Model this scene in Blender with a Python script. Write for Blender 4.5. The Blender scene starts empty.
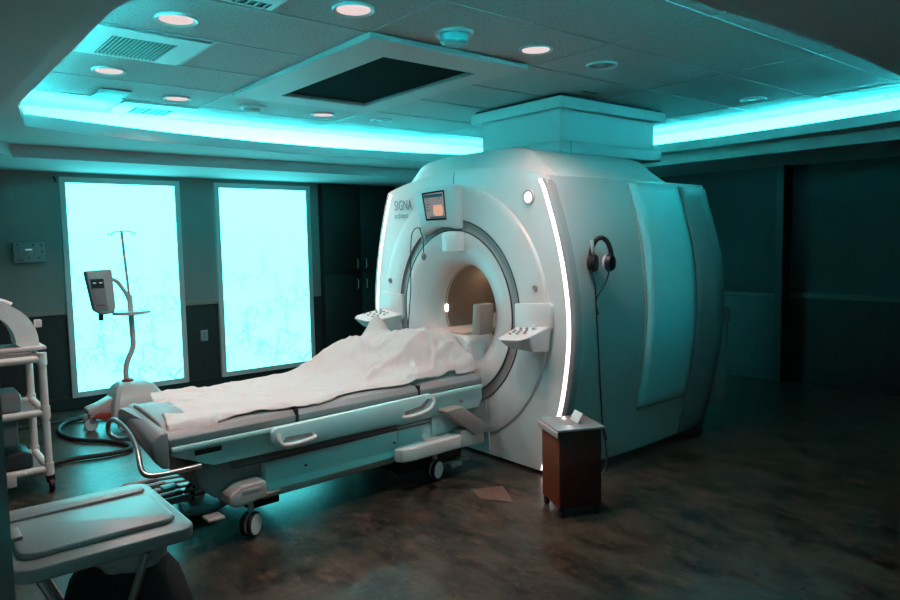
import bpy, bmesh, math, random
from mathutils import Vector, Matrix, noise
PI = math.pi
S = bpy.context.scene
COL = S.collection

# ------------------------------------------------------------------ camera
CAM_H = 1.6
fw = Vector((0.63343299, 0.76926492, -0.08363096))
rt = Vector((0.77082853, -0.63676503, -0.01880624))
up = Vector((0.06772025, 0.05255264, 0.99631932))
cd = bpy.data.cameras.new('camera')
cd.sensor_width = 36.0
cd.lens = 36.0 * 700.0 / 900.0
cd.clip_start = 0.02
cam = bpy.data.objects.new('camera', cd)
COL.objects.link(cam)
cam.matrix_world = Matrix(((rt.x, up.x, -fw.x, 0), (rt.y, up.y, -fw.y, 0), (rt.z, up.z, -fw.z, CAM_H), (0, 0, 0, 1)))
S.camera = cam
# ------------------------------------------------------------------ world, exposure, light levels
w = bpy.data.worlds.new('world'); S.world = w; w.use_nodes = True
w.node_tree.nodes['Background'].inputs[0].default_value = (0.02, 0.16, 0.18, 1)
w.node_tree.nodes['Background'].inputs[1].default_value = 0.02
S.view_settings.view_transform = 'Standard'
S.view_settings.look = 'None'
S.view_settings.exposure = 0.0
S.cycles.sample_clamp_indirect = 0.0
S.cycles.max_bounces = 14
S.cycles.diffuse_bounces = 8
S.view_settings.gamma = 1.0
S.view_settings.use_curve_mapping = False
CYAN = (0.045, 0.74, 0.82)
COVE = 190.0          # emission of the cove's led strip
PANEL = 5.2         # emission of the backlit wall panels
DOWN = 10.5          # watts of each lit downlight
DOWN_COL = (1.0, 0.68, 0.62)
BORE = 0.9
STRIP = 3.2

# ------------------------------------------------------------------ materials
MATS = {}
def new_mat(name, col, rough=0.5, metal=0.0, bump=0.0, bscale=60.0, var=0.0, vscale=4.0, coat=0.0, spec=0.5):
    if name in MATS: return MATS[name]
    m = bpy.data.materials.new(name); m.use_nodes = True
    nt = m.node_tree; b = nt.nodes['Principled BSDF']
    b.inputs['Roughness'].default_value = rough
    b.inputs['Metallic'].default_value = metal
    b.inputs['Specular IOR Level'].default_value = spec
    b.inputs['Coat Weight'].default_value = coat
    tc = nt.nodes.new('ShaderNodeTexCoord')
    n = nt.nodes.new('ShaderNodeTexNoise'); n.inputs['Scale'].default_value = vscale; n.inputs['Detail'].default_value = 4
    nt.links.new(tc.outputs['Object'], n.inputs['Vector'])
    r = nt.nodes.new('ShaderNodeMix'); r.data_type = 'RGBA'
    v = max(var, 0.03)
    r.inputs['A'].default_value = tuple(c * (1 - v) for c in col) + (1,)
    r.inputs['B'].default_value = tuple(min(1, c * (1 + v)) for c in col) + (1,)
    nt.links.new(n.outputs['Fac'], r.inputs['Factor'])
    nt.links.new(r.outputs['Result'], b.inputs['Base Color'])
    if bump > 0:
        n2 = nt.nodes.new('ShaderNodeTexNoise'); n2.inputs['Scale'].default_value = bscale; n2.inputs['Detail'].default_value = 3
        nt.links.new(tc.outputs['Object'], n2.inputs['Vector'])
        bp = nt.nodes.new('ShaderNodeBump'); bp.inputs['Strength'].default_value = bump; bp.inputs['Distance'].default_value = 0.01
        nt.links.new(n2.outputs['Fac'], bp.inputs['Height']); nt.links.new(bp.outputs['Normal'], b.inputs['Normal'])
    MATS[name] = m
    return m

def emit_mat(name, col, strength):
    if name in MATS: return MATS[name]
    m = bpy.data.materials.new(name); m.use_nodes = True
    nt = m.node_tree; nt.nodes.clear()
    o = nt.nodes.new('ShaderNodeOutputMaterial'); e = nt.nodes.new('ShaderNodeEmission')
    e.inputs[0].default_value = tuple(col) + (1,); e.inputs[1].default_value = strength
    nt.links.new(e.outputs[0], o.inputs[0]); MATS[name] = m
    return m

white = new_mat('white_plastic', (0.74, 0.75, 0.75), 0.32, coat=0.1)
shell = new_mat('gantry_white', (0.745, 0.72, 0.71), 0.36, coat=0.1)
shell_grey = new_mat('gantry_grey', (0.30, 0.33, 0.33), 0.38)
shell_hi = new_mat('gantry_pale_panel', (0.88, 0.9, 0.9), 0.3)
ring_grey = new_mat('ring_grey', (0.29, 0.31, 0.31), 0.35)
band_grey = new_mat('edge_band_grey', (0.36, 0.36, 0.36), 0.4)
cyan_lit = new_mat('cyan_lit_plastic', (0.50, 0.86, 0.87), 0.36)  # table plastic with the cyan room light mixed into its colour
flank_m = new_mat('flank_panel_cyan_lit', (0.42, 0.90, 0.93), 0.34)  # cyan spill on the flanks is part of this panel colour
bore_mat = new_mat('bore_lining', (0.26, 0.215, 0.18), 0.45)
dark = new_mat('dark_plastic', (0.015, 0.016, 0.017), 0.4)
black_rub = new_mat('black_rubber', (0.01, 0.01, 0.011), 0.6)
mid_grey = new_mat('mid_grey_plastic', (0.22, 0.235, 0.24), 0.42)
cushion = new_mat('cushion_grey', (0.24, 0.27, 0.275), 0.42)
light_grey = new_mat('light_grey_plastic', (0.50, 0.50, 0.49), 0.4)
taupe = new_mat('taupe_plastic', (0.36, 0.335, 0.31), 0.45)
steel = new_mat('brushed_steel', (0.45, 0.46, 0.46), 0.28, 0.9)
sheet_m = new_mat('white_cotton', (0.55, 0.55, 0.545), 0.85, bump=0.25, bscale=90)
pvc = new_mat('white_pvc', (0.62, 0.63, 0.61), 0.35)
wood_dark = new_mat('dark_cabinet_wood', (0.012, 0.011, 0.010), 0.45, var=0.3, vscale=12)
wall_paint = new_mat('wall_paint', (0.23, 0.235, 0.23), 0.6, bump=0.05, bscale=200)
wall_shaded = new_mat('wall_paint_shaded', (0.035, 0.037, 0.037), 0.65, bump=0.05, bscale=200)  # wall paint darkened for the shade on the right wall
rail_m = new_mat('chair_rail', (0.26, 0.23, 0.20), 0.5)
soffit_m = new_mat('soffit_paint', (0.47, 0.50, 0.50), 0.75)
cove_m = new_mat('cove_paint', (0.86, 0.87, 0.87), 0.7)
trimw = new_mat('metal_trim', (0.5, 0.52, 0.52), 0.45)
panel_frame = new_mat('panel_frame_paint', (0.55, 0.58, 0.58), 0.4)
vent_dark = new_mat('vent_dark', (0.03, 0.035, 0.035), 0.5)
glass_screen = new_mat('screen_bezel', (0.012, 0.014, 0.015), 0.12)
beige = new_mat('floor_patch_tan', (0.16, 0.10, 0.075), 0.6)
teal_bag = new_mat('dark_bag_fabric', (0.02, 0.026, 0.028), 0.8, bump=0.3, bscale=25)
liner_m = new_mat('clear_liner_plastic', (0.42, 0.46, 0.45), 0.3)
orange_p = new_mat('orange_plastic', (0.25, 0.03, 0.012), 0.4)
letter_m = new_mat('grey_lettering', (0.12, 0.13, 0.13), 0.5)

def wood_mat(name, c1, c2, rough=0.4, sc=(14, 14, 1.2)):
    m = bpy.data.materials.new(name); m.use_nodes = True
    nt = m.node_tree; b = nt.nodes['Principled BSDF']; b.inputs['Roughness'].default_value = rough
    tc = nt.nodes.new('ShaderNodeTexCoord'); mp = nt.nodes.new('ShaderNodeMapping'); mp.inputs['Scale'].default_value = sc
    n = nt.nodes.new('ShaderNodeTexNoise'); n.inputs['Scale'].default_value = 3; n.inputs['Detail'].default_value = 6
    mx = nt.nodes.new('ShaderNodeMix'); mx.data_type = 'RGBA'
    mx.inputs['A'].default_value = c1 + (1,); mx.inputs['B'].default_value = c2 + (1,)
    nt.links.new(tc.outputs['Object'], mp.inputs[0]); nt.links.new(mp.outputs[0], n.inputs['Vector'])
    nt.links.new(n.outputs['Fac'], mx.inputs['Factor']); nt.links.new(mx.outputs['Result'], b.inputs['Base Color'])
    return m
wainscot_m = wood_mat('dark_wainscot_wood', (0.012, 0.013, 0.013), (0.035, 0.034, 0.032))
bin_front = wood_mat('reddish_wood_veneer', (0.13, 0.020, 0.003), (0.20, 0.035, 0.006), rough=.7)
bin_side = wood_mat('shaded_red_wood_veneer', (0.06, 0.006, 0.005), (0.09, 0.010, 0.007), rough=.7)  # the bin's veneer darkened for its shaded side

def floor_material():
    m = bpy.data.materials.new('vinyl_plank_floor'); m.use_nodes = True
    nt = m.node_tree; b = nt.nodes['Principled BSDF']; L = nt.links.new
    tc = nt.nodes.new('ShaderNodeTexCoord')
    mp = nt.nodes.new('ShaderNodeMapping'); mp.inputs['Rotation'].default_value = (0, 0, PI / 2)
    L(tc.outputs['Object'], mp.inputs[0])
    br = nt.nodes.new('ShaderNodeTexBrick')
    br.inputs['Scale'].default_value = 1.0; br.inputs['Brick Width'].default_value = 0.92; br.inputs['Row Height'].default_value = 0.46
    br.inputs['Mortar Size'].default_value = 0.004; br.inputs['Mortar Smooth'].default_value = 0.3; br.offset = 0.5
    br.inputs['Color1'].default_value = (0.029, 0.026, 0.020, 1); br.inputs["Color2"].default_value = (0.018, 0.0175, 0.0155, 1)
    br.inputs['Mortar'].default_value = (0.008, 0.007, 0.006, 1)
    L(mp.outputs[0], br.inputs['Vector'])
    n1 = nt.nodes.new('ShaderNodeTexNoise'); n1.inputs['Scale'].default_value = 3.2; n1.inputs['Detail'].default_value = 8; n1.inputs['Roughness'].default_value = 0.68
    mp2 = nt.nodes.new('ShaderNodeMapping'); mp2.inputs['Scale'].default_value = (1.0, 1.7, 1)
    L(mp.outputs[0], mp2.inputs[0]); L(mp2.outputs[0], n1.inputs['Vector'])
    r1 = nt.nodes.new('ShaderNodeValToRGB'); r1.color_ramp.elements[0].position = 0.36; r1.color_ramp.elements[1].position = 0.66
    r1.color_ramp.elements[0].color = (0.18, 0.20, 0.23, 1); r1.color_ramp.elements[1].color = (3.1, 2.9, 2.5, 1)
    L(n1.outputs['Fac'], r1.inputs[0])
    mul = nt.nodes.new('ShaderNodeMix'); mul.data_type = 'RGBA'; mul.blend_type = 'MULTIPLY'; mul.inputs['Factor'].default_value = 1
    L(br.outputs['Color'], mul.inputs['A']); L(r1.outputs[0], mul.inputs['B'])
    n3 = nt.nodes.new('ShaderNodeTexNoise'); n3.inputs['Scale'].default_value = 9; n3.inputs['Detail'].default_value = 8; n3.inputs['Roughness'].default_value = 0.75
    L(mp2.outputs[0], n3.inputs['Vector'])
    r3 = nt.nodes.new('ShaderNodeValToRGB'); r3.color_ramp.elements[0].position = 0.52; r3.color_ramp.elements[1].position = 0.66
    L(n3.outputs['Fac'], r3.inputs[0])
    mx = nt.nodes.new('ShaderNodeMix'); mx.data_type = 'RGBA'; mx.inputs['B'].default_value = (0.13, 0.09, 0.06, 1)
    sc = nt.nodes.new('ShaderNodeMath'); sc.operation = 'MULTIPLY'; sc.inputs[1].default_value = 0.75
    L(r3.outputs[0], sc.inputs[0]); L(sc.outputs[0], mx.inputs['Factor']); L(mul.outputs['Result'], mx.inputs['A'])
    L(mx.outputs['Result'], b.inputs['Base Color'])
    n2 = nt.nodes.new('ShaderNodeTexNoise'); n2.inputs['Scale'].default_value = 55; n2.inputs['Detail'].default_value = 5
    L(tc.outputs['Object'], n2.inputs['Vector'])
    mr = nt.nodes.new('ShaderNodeMapRange'); mr.inputs[3].default_value = 0.22; mr.inputs[4].default_value = 0.40
    L(n2.outputs['Fac'], mr.inputs[0]); L(mr.outputs[0], b.inputs['Roughness'])
    bp = nt.nodes.new('ShaderNodeBump'); bp.inputs['Strength'].default_value = 0.12; bp.inputs['Distance'].default_value = 0.004
    L(n2.outputs['Fac'], bp.inputs['Height']); L(bp.outputs[0], b.inputs['Normal'])
    return m
floor_m = floor_material()

def tile_material():
    m = bpy.data.materials.new('acoustic_tile'); m.use_nodes = True
    nt = m.node_tree; b = nt.nodes['Principled BSDF']; L = nt.links.new; b.inputs['Roughness'].default_value = 0.9
    tc = nt.nodes.new('ShaderNodeTexCoord')
    n = nt.nodes.new('ShaderNodeTexNoise'); n.inputs['Scale'].default_value = 95; n.inputs['Detail'].default_value = 2
    L(tc.outputs['Object'], n.inputs['Vector'])
    r = nt.nodes.new('ShaderNodeValToRGB'); r.color_ramp.elements[0].position = 0.33; r.color_ramp.elements[1].position = 0.42
    r.color_ramp.elements[0].color = (0.16, 0.165, 0.165, 1); r.color_ramp.elements[1].color = (0.40, 0.405, 0.40, 1)
    L(n.outputs['Fac'], r.inputs[0]); L(r.outputs[0], b.inputs['Base Color'])
    bp = nt.nodes.new('ShaderNodeBump'); bp.inputs['Strength'].default_value = 0.3; bp.inputs['Distance'].default_value = 0.002
    L(n.outputs['Fac'], bp.inputs['Height']); L(bp.outputs[0], b.inputs['Normal'])
    return m
tile_m = tile_material()

def tree_panel_material():
    # backlit print: faint bare branches, denser towards the bottom
    m = bpy.data.materials.new('backlit_branch_print'); m.use_nodes = True
    nt = m.node_tree; nt.nodes.clear(); L = nt.links.new
    o = nt.nodes.new('ShaderNodeOutputMaterial'); e = nt.nodes.new('ShaderNodeEmission')
    tc = nt.nodes.new('ShaderNodeTexCoord')
    nz = nt.nodes.new('ShaderNodeTexNoise'); nz.inputs['Scale'].default_value = 5; nz.inputs['Detail'].default_value = 3
    L(tc.outputs['Object'], nz.inputs['Vector'])
    mxv = nt.nodes.new('ShaderNodeMix'); mxv.data_type = 'RGBA'; mxv.inputs['Factor'].default_value = 0.22
    L(tc.outputs['Object'], mxv.inputs['A']); L(nz.outputs['Color'], mxv.inputs['B'])
    fac = None
    for sc in (7.0, 16.0):
        vo = nt.nodes.new('ShaderNodeTexVoronoi'); vo.feature = 'DISTANCE_TO_EDGE'; vo.inputs['Scale'].default_value = sc
        L(mxv.outputs['Result'], vo.inputs['Vector'])
        mr = nt.nodes.new('ShaderNodeMapRange'); mr.inputs[1].default_value = 0.0; mr.inputs[2].default_value = 0.075
        mr.inputs[3].default_value = 1.0; mr.inputs[4].default_value = 0.0
        L(vo.outputs[0], mr.inputs[0])
        if fac is None: fac = mr.outputs[0]
        else:
            mm = nt.nodes.new('ShaderNodeMath'); mm.operation = 'MAXIMUM'; L(fac, mm.inputs[0]); L(mr.outputs[0], mm.inputs[1]); fac = mm.outputs[0]
    sx = nt.nodes.new('ShaderNodeSeparateXYZ'); L(tc.outputs['Object'], sx.inputs[0])
    hr = nt.nodes.new('ShaderNodeMapRange'); hr.inputs[1].default_value = 0.2; hr.inputs[2].default_value = 1.7
    hr.inputs[3].default_value = 0.8; hr.inputs[4].default_value = 0.0
    L(sx.outputs[2], hr.inputs[0])
    n4 = nt.nodes.new('ShaderNodeTexNoise'); n4.inputs['Scale'].default_value = 3.0; L(tc.outputs['Object'], n4.inputs['Vector'])
    rr = nt.nodes.new('ShaderNodeMapRange'); rr.inputs[1].default_value = 0.4; rr.inputs[2].default_value = 0.6; L(n4.outputs['Fac'], rr.inputs[0])
    m1 = nt.nodes.new('ShaderNodeMath'); m1.operation = 'MULTIPLY'; L(fac, m1.inputs[0]); L(hr.outputs[0], m1.inputs[1])
    m2 = nt.nodes.new('ShaderNodeMath'); m2.operation = 'MULTIPLY'; L(m1.outputs[0], m2.inputs[0]); L(rr.outputs[0], m2.inputs[1])
    mx = nt.nodes.new('ShaderNodeMix'); mx.data_type = 'RGBA'
    mx.inputs['A'].default_value = (0.105, 0.95, 1.0, 1); mx.inputs['B'].default_value = (0.012, 0.14, 0.15, 1)
    L(m2.outputs[0], mx.inputs['Factor']); L(mx.outputs['Result'], e.inputs[0]); e.inputs[1].default_value = PANEL
    L(e.outputs[0], o.inputs[0])
    return m
tree_m = tree_panel_material()
led_m = emit_mat('cove_led', CYAN, COVE)
strip_m = emit_mat('white_led', (1.0, 0.9, 0.88), STRIP)
lamp_m = emit_mat('lit_downlight', (1.0, 0.80, 0.78), 0.82)

# ------------------------------------------------------------------ mesh helpers
def box(bm, x0, x1, y0, y1, z0, z1, bev=0.0, seg=2):
    t = bmesh.new()
    vs = [t.verts.new(p) for p in ((x0, y0, z0), (x1, y0, z0), (x1, y1, z0), (x0, y1, z0), (x0, y0, z1), (x1, y0, z1), (x1, y1, z1), (x0, y1, z1))]
    for f in ((3, 2, 1, 0), (4, 5, 6, 7), (0, 1, 5, 4), (1, 2, 6, 5), (2, 3, 7, 6), (3, 0, 4, 7)): t.faces.new([vs[i] for i in f])
    if bev > 0: bmesh.ops.bevel(t, geom=t.edges[:], offset=bev, segments=seg, affect='EDGES', profile=0.5)
    merge(bm, t)
def merge(bm, t, M=None):
    if M is not None: bmesh.ops.transform(t, matrix=M, verts=t.verts)
    me = bpy.data.meshes.new('t'); t.to_mesh(me); t.free(); bm.from_mesh(me); bpy.data.meshes.remove(me)
def prism(bm, poly, axis, d0, d1, bev=0.0, seg=2):
    """poly: 2D points; axis 'x': (y,z), 'y': (x,z), 'z': (x,y)"""
    t = bmesh.new()
    def P(a, b, d): return {'x': (d, a, b), 'y': (a, d, b), 'z': (a, b, d)}[axis]
    A = [t.verts.new(P(a, b, d0)) for a, b in poly]; B = [t.verts.new(P(a, b, d1)) for a, b in poly]
    n = len(poly)
    t.faces.new(A[::-1]); t.faces.new(B)
    for i in range(n): t.faces.new((A[i], A[(i + 1) % n], B[(i + 1) % n], B[i]))
    bmesh.ops.recalc_face_normals(t, faces=t.faces)
    if bev > 0: bmesh.ops.bevel(t, geom=t.edges[:], offset=bev, segments=seg, affect='EDGES', profile=0.5)
    merge(bm, t)
def smooth_path(pts, k=6):
    pts = [Vector(p) for p in pts]; out = []
    for i in range(len(pts) - 1):
        p0 = pts[max(i - 1, 0)]; p1 = pts[i]; p2 = pts[i + 1]; p3 = pts[min(i + 2, len(pts) - 1)]
        for j in range(k):
            t = j / k
            out.append(0.5 * ((2 * p1) + (-p0 + p2) * t + (2 * p0 - 5 * p1 + 4 * p2 - p3) * t * t + (-p0 + 3 * p1 - 3 * p2 + p3) * t ** 3))
    out.append(pts[-1]); return out
def tube(bm, pts, r, seg=12, smooth=0, cap=True, flat=1.0):
    pts = smooth_path(pts, smooth) if smooth else [Vector(p) for p in pts]
    n = len(pts); rad = r if isinstance(r, (list, tuple)) else None
    rings = []; prev = None
    for i, p in enumerate(pts):
        d = (pts[min(i + 1, n - 1)] - pts[max(i - 1, 0)]).normalized()
        if prev is None:
            a = Vector((0, 0, 1)) if abs(d.z) < 0.9 else Vector((1, 0, 0))
            u = d.cross(a).normalized()
        else:
            u = (prev - d * prev.dot(d)).normalized()
        prev = u; v = d.cross(u)
        rr = rad[min(int(i * len(rad) / n), len(rad) - 1)] if rad else r
        rings.append([bm.verts.new(p + (u * math.cos(2 * PI * k / seg) + v * math.sin(2 * PI * k / seg) * flat) * rr) for k in range(seg)])
    for i in range(n - 1):
        for k in range(seg):
            bm.faces.new((rings[i][k], rings[i][(k + 1) % seg], rings[i + 1][(k + 1) % seg], rings[i + 1][k]))
    if cap: bm.faces.new(rings[0][::-1]); bm.faces.new(rings[-1])
def lathe(bm, prof, c, axis='z', seg=32, close=False):
    """prof: list of (r, h); around axis through c"""
    rings = []
    for r, h in prof:
        ring = []
        for k in range(seg):
            a = 2 * PI * k / seg; x, y = math.cos(a) * r, math.sin(a) * r
            p = {'z': (x, y, h), 'x': (h, x, y), 'y': (y, h, x)}[axis]
            ring.append(bm.verts.new((c[0] + p[0], c[1] + p[1], c[2] + p[2])))
        rings.append(ring)
    for i in range(len(rings) - 1):
        for k in range(seg): bm.faces.new((rings[i][k], rings[i][(k + 1) % seg], rings[i + 1][(k + 1) % seg], rings[i + 1][k]))
    if close:
        bm.faces.new(rings[0][::-1]); bm.faces.new(rings[-1])
def disc(bm, c, r, axis='z', seg=32, h=0.002):
    lathe(bm, [(r, 0), (r, h)], c, axis, seg, close=True)
def orient(bm, M): bmesh.ops.transform(bm, matrix=M, verts=bm.verts)
def rot_about(c, ang, axis): return Matrix.Translation(c) @ Matrix.Rotation(ang, 4, axis) @ Matrix.Translation(-Vector(c))

def root_of(o):
    while o.parent: o = o.parent
    return o
def obj(name, bm, mat, parent=None, smooth=35, loc=None):
    bmesh.ops.recalc_face_normals(bm, faces=bm.faces)
    me = bpy.data.meshes.new(name)
    o = bpy.data.objects.new(name, me)
    if parent is not None:
        L0 = root_of(parent).location; o.parent = parent
        if parent.parent is None: pass
    else:
        if loc is None:
            xs = [v.co for v in bm.verts]
            L0 = Vector((sum(v.x for v in xs) / len(xs), sum(v.y for v in xs) / len(xs), min(v.z for v in xs)))
        else: L0 = Vector(loc)
        o.location = L0
    bmesh.ops.translate(bm, vec=-Vector(L0), verts=bm.verts)
    bm.to_mesh(me); bm.free()
    if mat: me.materials.append(mat)
    if smooth:
        for p in me.polygons: p.use_smooth = True
        me.set_sharp_from_angle(angle=math.radians(smooth))
    COL.objects.link(o)
    return o
def thing(name, label, cat, loc, group=None):
    o = bpy.data.objects.new(name, None); COL.objects.link(o); o.location = loc
    o.empty_display_size = 0.1
    return tag(o, label, cat, group)
def tag(o, label, cat, group=None):
    o['label'] = label; o['category'] = cat
    if group: o['group'] = group
    return o
def struct(name, bm, mat, smooth=0):
    o = obj(name, bm, mat, smooth=smooth); o['kind'] = 'structure'; return o
def B(*a, **k):
    bm = bmesh.new(); box(bm, *a, **k); return bm

# ================================================================== SETTING
FL_X0, FL_X1, FL_Y0, FL_Y1 = -2.0, 7.72, -1.2, 7.75
ZC = 2.694; ZT = 2.44; ZB = 2.34
struct('floor', B(FL_X0, FL_X1 + .4, FL_Y0, FL_Y1 + .1, -0.06, 0.0), floor_m)
struct('wall_left', B(FL_X0, FL_X1 + .1, FL_Y1, FL_Y1 + .1, 0, 2.9), wall_paint)
struct('wall_right', B(FL_X1, FL_X1 + .1, FL_Y0, FL_Y1, 0, 2.9), wall_shaded)
struct('wall_back', B(FL_X0, FL_X1, FL_Y0 - .1, FL_Y0, 0, 2.9), new_mat('wall_paint_bounce', (.55, .56, .56), .6))  # unseen wall, made paler to bounce light onto the door frame
struct('wall_front', B(FL_X0 - .1, FL_X0, FL_Y0, FL_Y1, 0, 2.9), wall_paint)
struct('wall_right_bay', B(FL_X1 - .14, FL_X1, 3.62, 7.75, 0, 2.6), wall_shaded)
# door frame edge the photograph is taken past
struct('wall_near', B(-1.2, 0.125, 1.13, 1.25, 0, 2.3), new_mat('door_frame_paint', (.6, .62, .62), .5))
# wainscot and rails
bm = bmesh.new(); box(bm, FL_X0, 4.30, FL_Y1 - .02, FL_Y1, 0.12, 0.95); struct('trim_1', bm, wainscot_m)
bm = bmesh.new(); box(bm, FL_X0, 1.44, FL_Y1 - .04, FL_Y1 - .0, 0.95, 1.0, .006); box(bm, 2.60, 2.97, FL_Y1 - .04, FL_Y1, 0.95, 1.0, .006); struct('trim_2', bm, rail_m)
bm = bmesh.new(); box(bm, FL_X1 - .02, FL_X1, FL_Y0, 3.62, .12, .92); box(bm, FL_X1 - .16, FL_X1 - .14, 3.60, 7.7, .12, .92); struct('trim_3', bm, wainscot_m)
bm = bmesh.new(); box(bm, FL_X1 - .035, FL_X1, FL_Y0, 3.60, .92, .975, .006); box(bm, FL_X1 - .175, FL_X1 - .14, 3.60, 7.7, .92, .975, .006); struct('trim_4', bm, new_mat('chair_rail_shaded', (.10, .09, .08), .5))  # right-hand rail: shade of that side put into a darker colour
struct('trim_5', B(FL_X1 - .20, FL_X1 - .0, 3.52, 3.60, 0, 2.5, .004), wood_dark)
struct('baseboard_left', B(FL_X0, 4.30, FL_Y1 - .03, FL_Y1, 0, .12, .004), dark)
bm = bmesh.new(); box(bm, FL_X1 - .03, FL_X1, FL_Y0, 3.52, 0, .12, .004); box(bm, FL_X1 - .175, FL_X1 - .14, 3.6, 7.7, 0, .12, .004); struct('baseboard_right', bm, dark)

# acoustic tile ceiling inside the tray
struct('ceiling', B(FL_X0, FL_X1, FL_Y0, FL_Y1, ZC, ZC + .04), tile_m)
bm = bmesh.new()
x = 0.865
while x < 6.8:
    box(bm, x - .008, x + .008, 1.0, 6.7, ZC - .004, ZC + .002); x += 1.22
y = 3.156 - .61 * 4
while y < 6.6:
    box(bm, .5, 6.9, y - .008, y + .008, ZC - .0045, ZC + .002); y += .61
for xx in (1.51,):
    for yy in (3.77, 5.595): box(bm, xx - .011, xx + .011, yy, yy + .61, ZC - .004, ZC + .002)
struct('trim_6', bm, new_mat('ceiling_grid', (.34, .35, .35), .5))

# tray outline: a rectangle with bowed sides
def tray(off=0.0):
    """closed outline, off > 0 moves it outwards"""
    pts = []
    def seg(ax, ay, bx, by, bow, n=14):
        nx, ny = (by - ay), -(bx - ax); L = math.hypot(nx, ny); nx /= L; ny /= L
        for i in range(n):
            t = i / n; s = 4 * t * (1 - t) * bow
            pts.append((ax + (bx - ax) * t + nx * s, ay + (by - ay) * t + ny * s))
    if off > .3:       # the rear wall of the cove runs almost straight
        seg(.45, 1.0, 6.45, 1.0, .05); seg(6.45, 1.0, 6.6, 6.1, .06); seg(6.6, 6.1, .45, 6.22, .10); seg(.45, 6.22, .45, 1.0, 0)
        return pts
    o = off
    seg(1.0, 1.60 - o, 5.85, 1.60 - o, 0.21)
    seg(5.85, 1.60 - o, 6.02 + o, 1.85, 0.03, 5)
    seg(6.02 + o, 1.85, 6.02 + o, 5.2, 0.14)
    seg(6.02 + o, 5.2, 5.80, 5.50 + o, 0.04, 5)
    seg(5.80, 5.50 + o, .87 - o * .3, 5.60 + o, 0.46, 18)
    seg(.87 - o * .8, 5.60 + o, .72 - o, 4.80, 0.0, 5)
    seg(.72 - o, 4.80, .72 - o, 1.95, 0.0)
    seg(.72 - o, 1.95, 1.0, 1.60 - o, 0.05, 5)
    return pts
def ring_strip(bm, A, za, Bp, zb):
    n = len(A); a = [bm.verts.new((p[0], p[1], za)) for p in A]; b = [bm.verts.new((p[0], p[1], zb)) for p in Bp]
    for i in range(n): bm.faces.new((a[i], a[(i + 1) % n], b[(i + 1) % n], b[i]))
T0 = tray(0); T02 = tray(0.025); 
def cast(pts, poly, cx=3.4, cy=3.6):
    out = []
    for px, py in pts:
        dx, dy = px - cx, py - cy; best = None
        for i in range(len(poly)):
            (ax, ay), (bx, by) = poly[i], poly[(i + 1) % len(poly)]
            ex, ey = bx - ax, by - ay; den = dx * ey - dy * ex
            if abs(den) < 1e-9: continue
            t = ((ax - cx) * ey - (ay - cy) * ex) / den; u = ((ax - cx) * dy - (ay - cy) * dx) / den
            if t > 0 and -1e-6 <= u <= 1 + 1e-6 and (best is None or t > best): best = t
        out.append((cx + dx * best, cy + dy * best))
    return out
T1 = cast(T0, tray(0.5))

# soffit: the underside, the lip, the shelf and the cove's rear wall, one continuous plaster form
OUT = []
def outer_for(pts, x0, x1, y0, y1):
    cx, cy = 3.4, 3.6; out = []
    for px, py in pts:
        dx, dy = px - cx, py - cy
        t = min(((x1 - cx) / dx) if dx > 1e-6 else 1e9, ((x0 - cx) / dx) if dx < -1e-6 else 1e9, ((y1 - cy) / dy) if dy > 1e-6 else 1e9, ((y0 - cy) / dy) if dy < -1e-6 else 1e9)
        out.append((cx + dx * t, cy + dy * t))
    return out
bm = bmesh.new()
ring_strip(bm, T0, ZT, T0, ZT + .085)
ring_strip(bm, T0, ZT + .085, T02, ZT + .085)
ring_strip(bm, T02, ZT + .085, T02, ZT + .03)
O1 = outer_for(T0, 0.3, 6.9, 0.6, 7.0)
ring_strip(bm, T0, ZT, O1, ZT)
struct('ceiling_tray', bm, soffit_m)
bm = bmesh.new()
ring_strip(bm, T02, ZT + .03, T1, ZT + .03)
ring_strip(bm, T1, ZT + .03, T1, ZC)
struct('ceiling_cove', bm, cove_m)
bm = bmesh.new()
# lower soffit around the room
low = [(0.57, 2.8), (0.67, 2.2), (1.5, 1.02), (1.75, 0.97), (6.36, 0.97), (6.38, 6.62), (1.2, 6.62), (0.93, 6.62), (0.57, 5.9)]
bm.free(); bm = bmesh.new()
def resample_outer(poly, x0, x1, y0, y1): return outer_for(poly, x0, x1, y0, y1)
dens = []
for i in range(len(low)):
    a = low[i]; b = low[(i + 1) % len(low)]
    for k in range(8): dens.append((a[0] + (b[0] - a[0]) * k / 8, a[1] + (b[1] - a[1]) * k / 8))
LO = outer_for(dens, FL_X0, FL_X1, FL_Y0, FL_Y1)
# snap the corners so that the slab reaches the walls everywhere
ring_strip(bm, dens, ZB, dens, ZT + .01)
ring_strip(bm, dens, ZB, LO, ZB)
for cxn, cyn in ((FL_X0, FL_Y0), (FL_X1, FL_Y0), (FL_X1, FL_Y1), (FL_X0, FL_Y1)):
    best = sorted(range(len(LO)), key=lambda i: (LO[i][0] - cxn) ** 2 + (LO[i][1] - cyn) ** 2)
    # the two neighbours that straddle the corner
    i = best[0]
    for j in ((i + 1) % len(LO), (i - 1) % len(LO)):
        if abs(LO[i][0] - LO[j][0]) > 1e-4 and abs(LO[i][1] - LO[j][1]) > 1e-4:
            bm.faces.new([bm.verts.new((LO[i][0], LO[i][1], ZB)), bm.verts.new((LO[j][0], LO[j][1], ZB)), bm.verts.new((cxn, cyn, ZB))])
struct('ceiling_soffit', bm, soffit_m)
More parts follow.
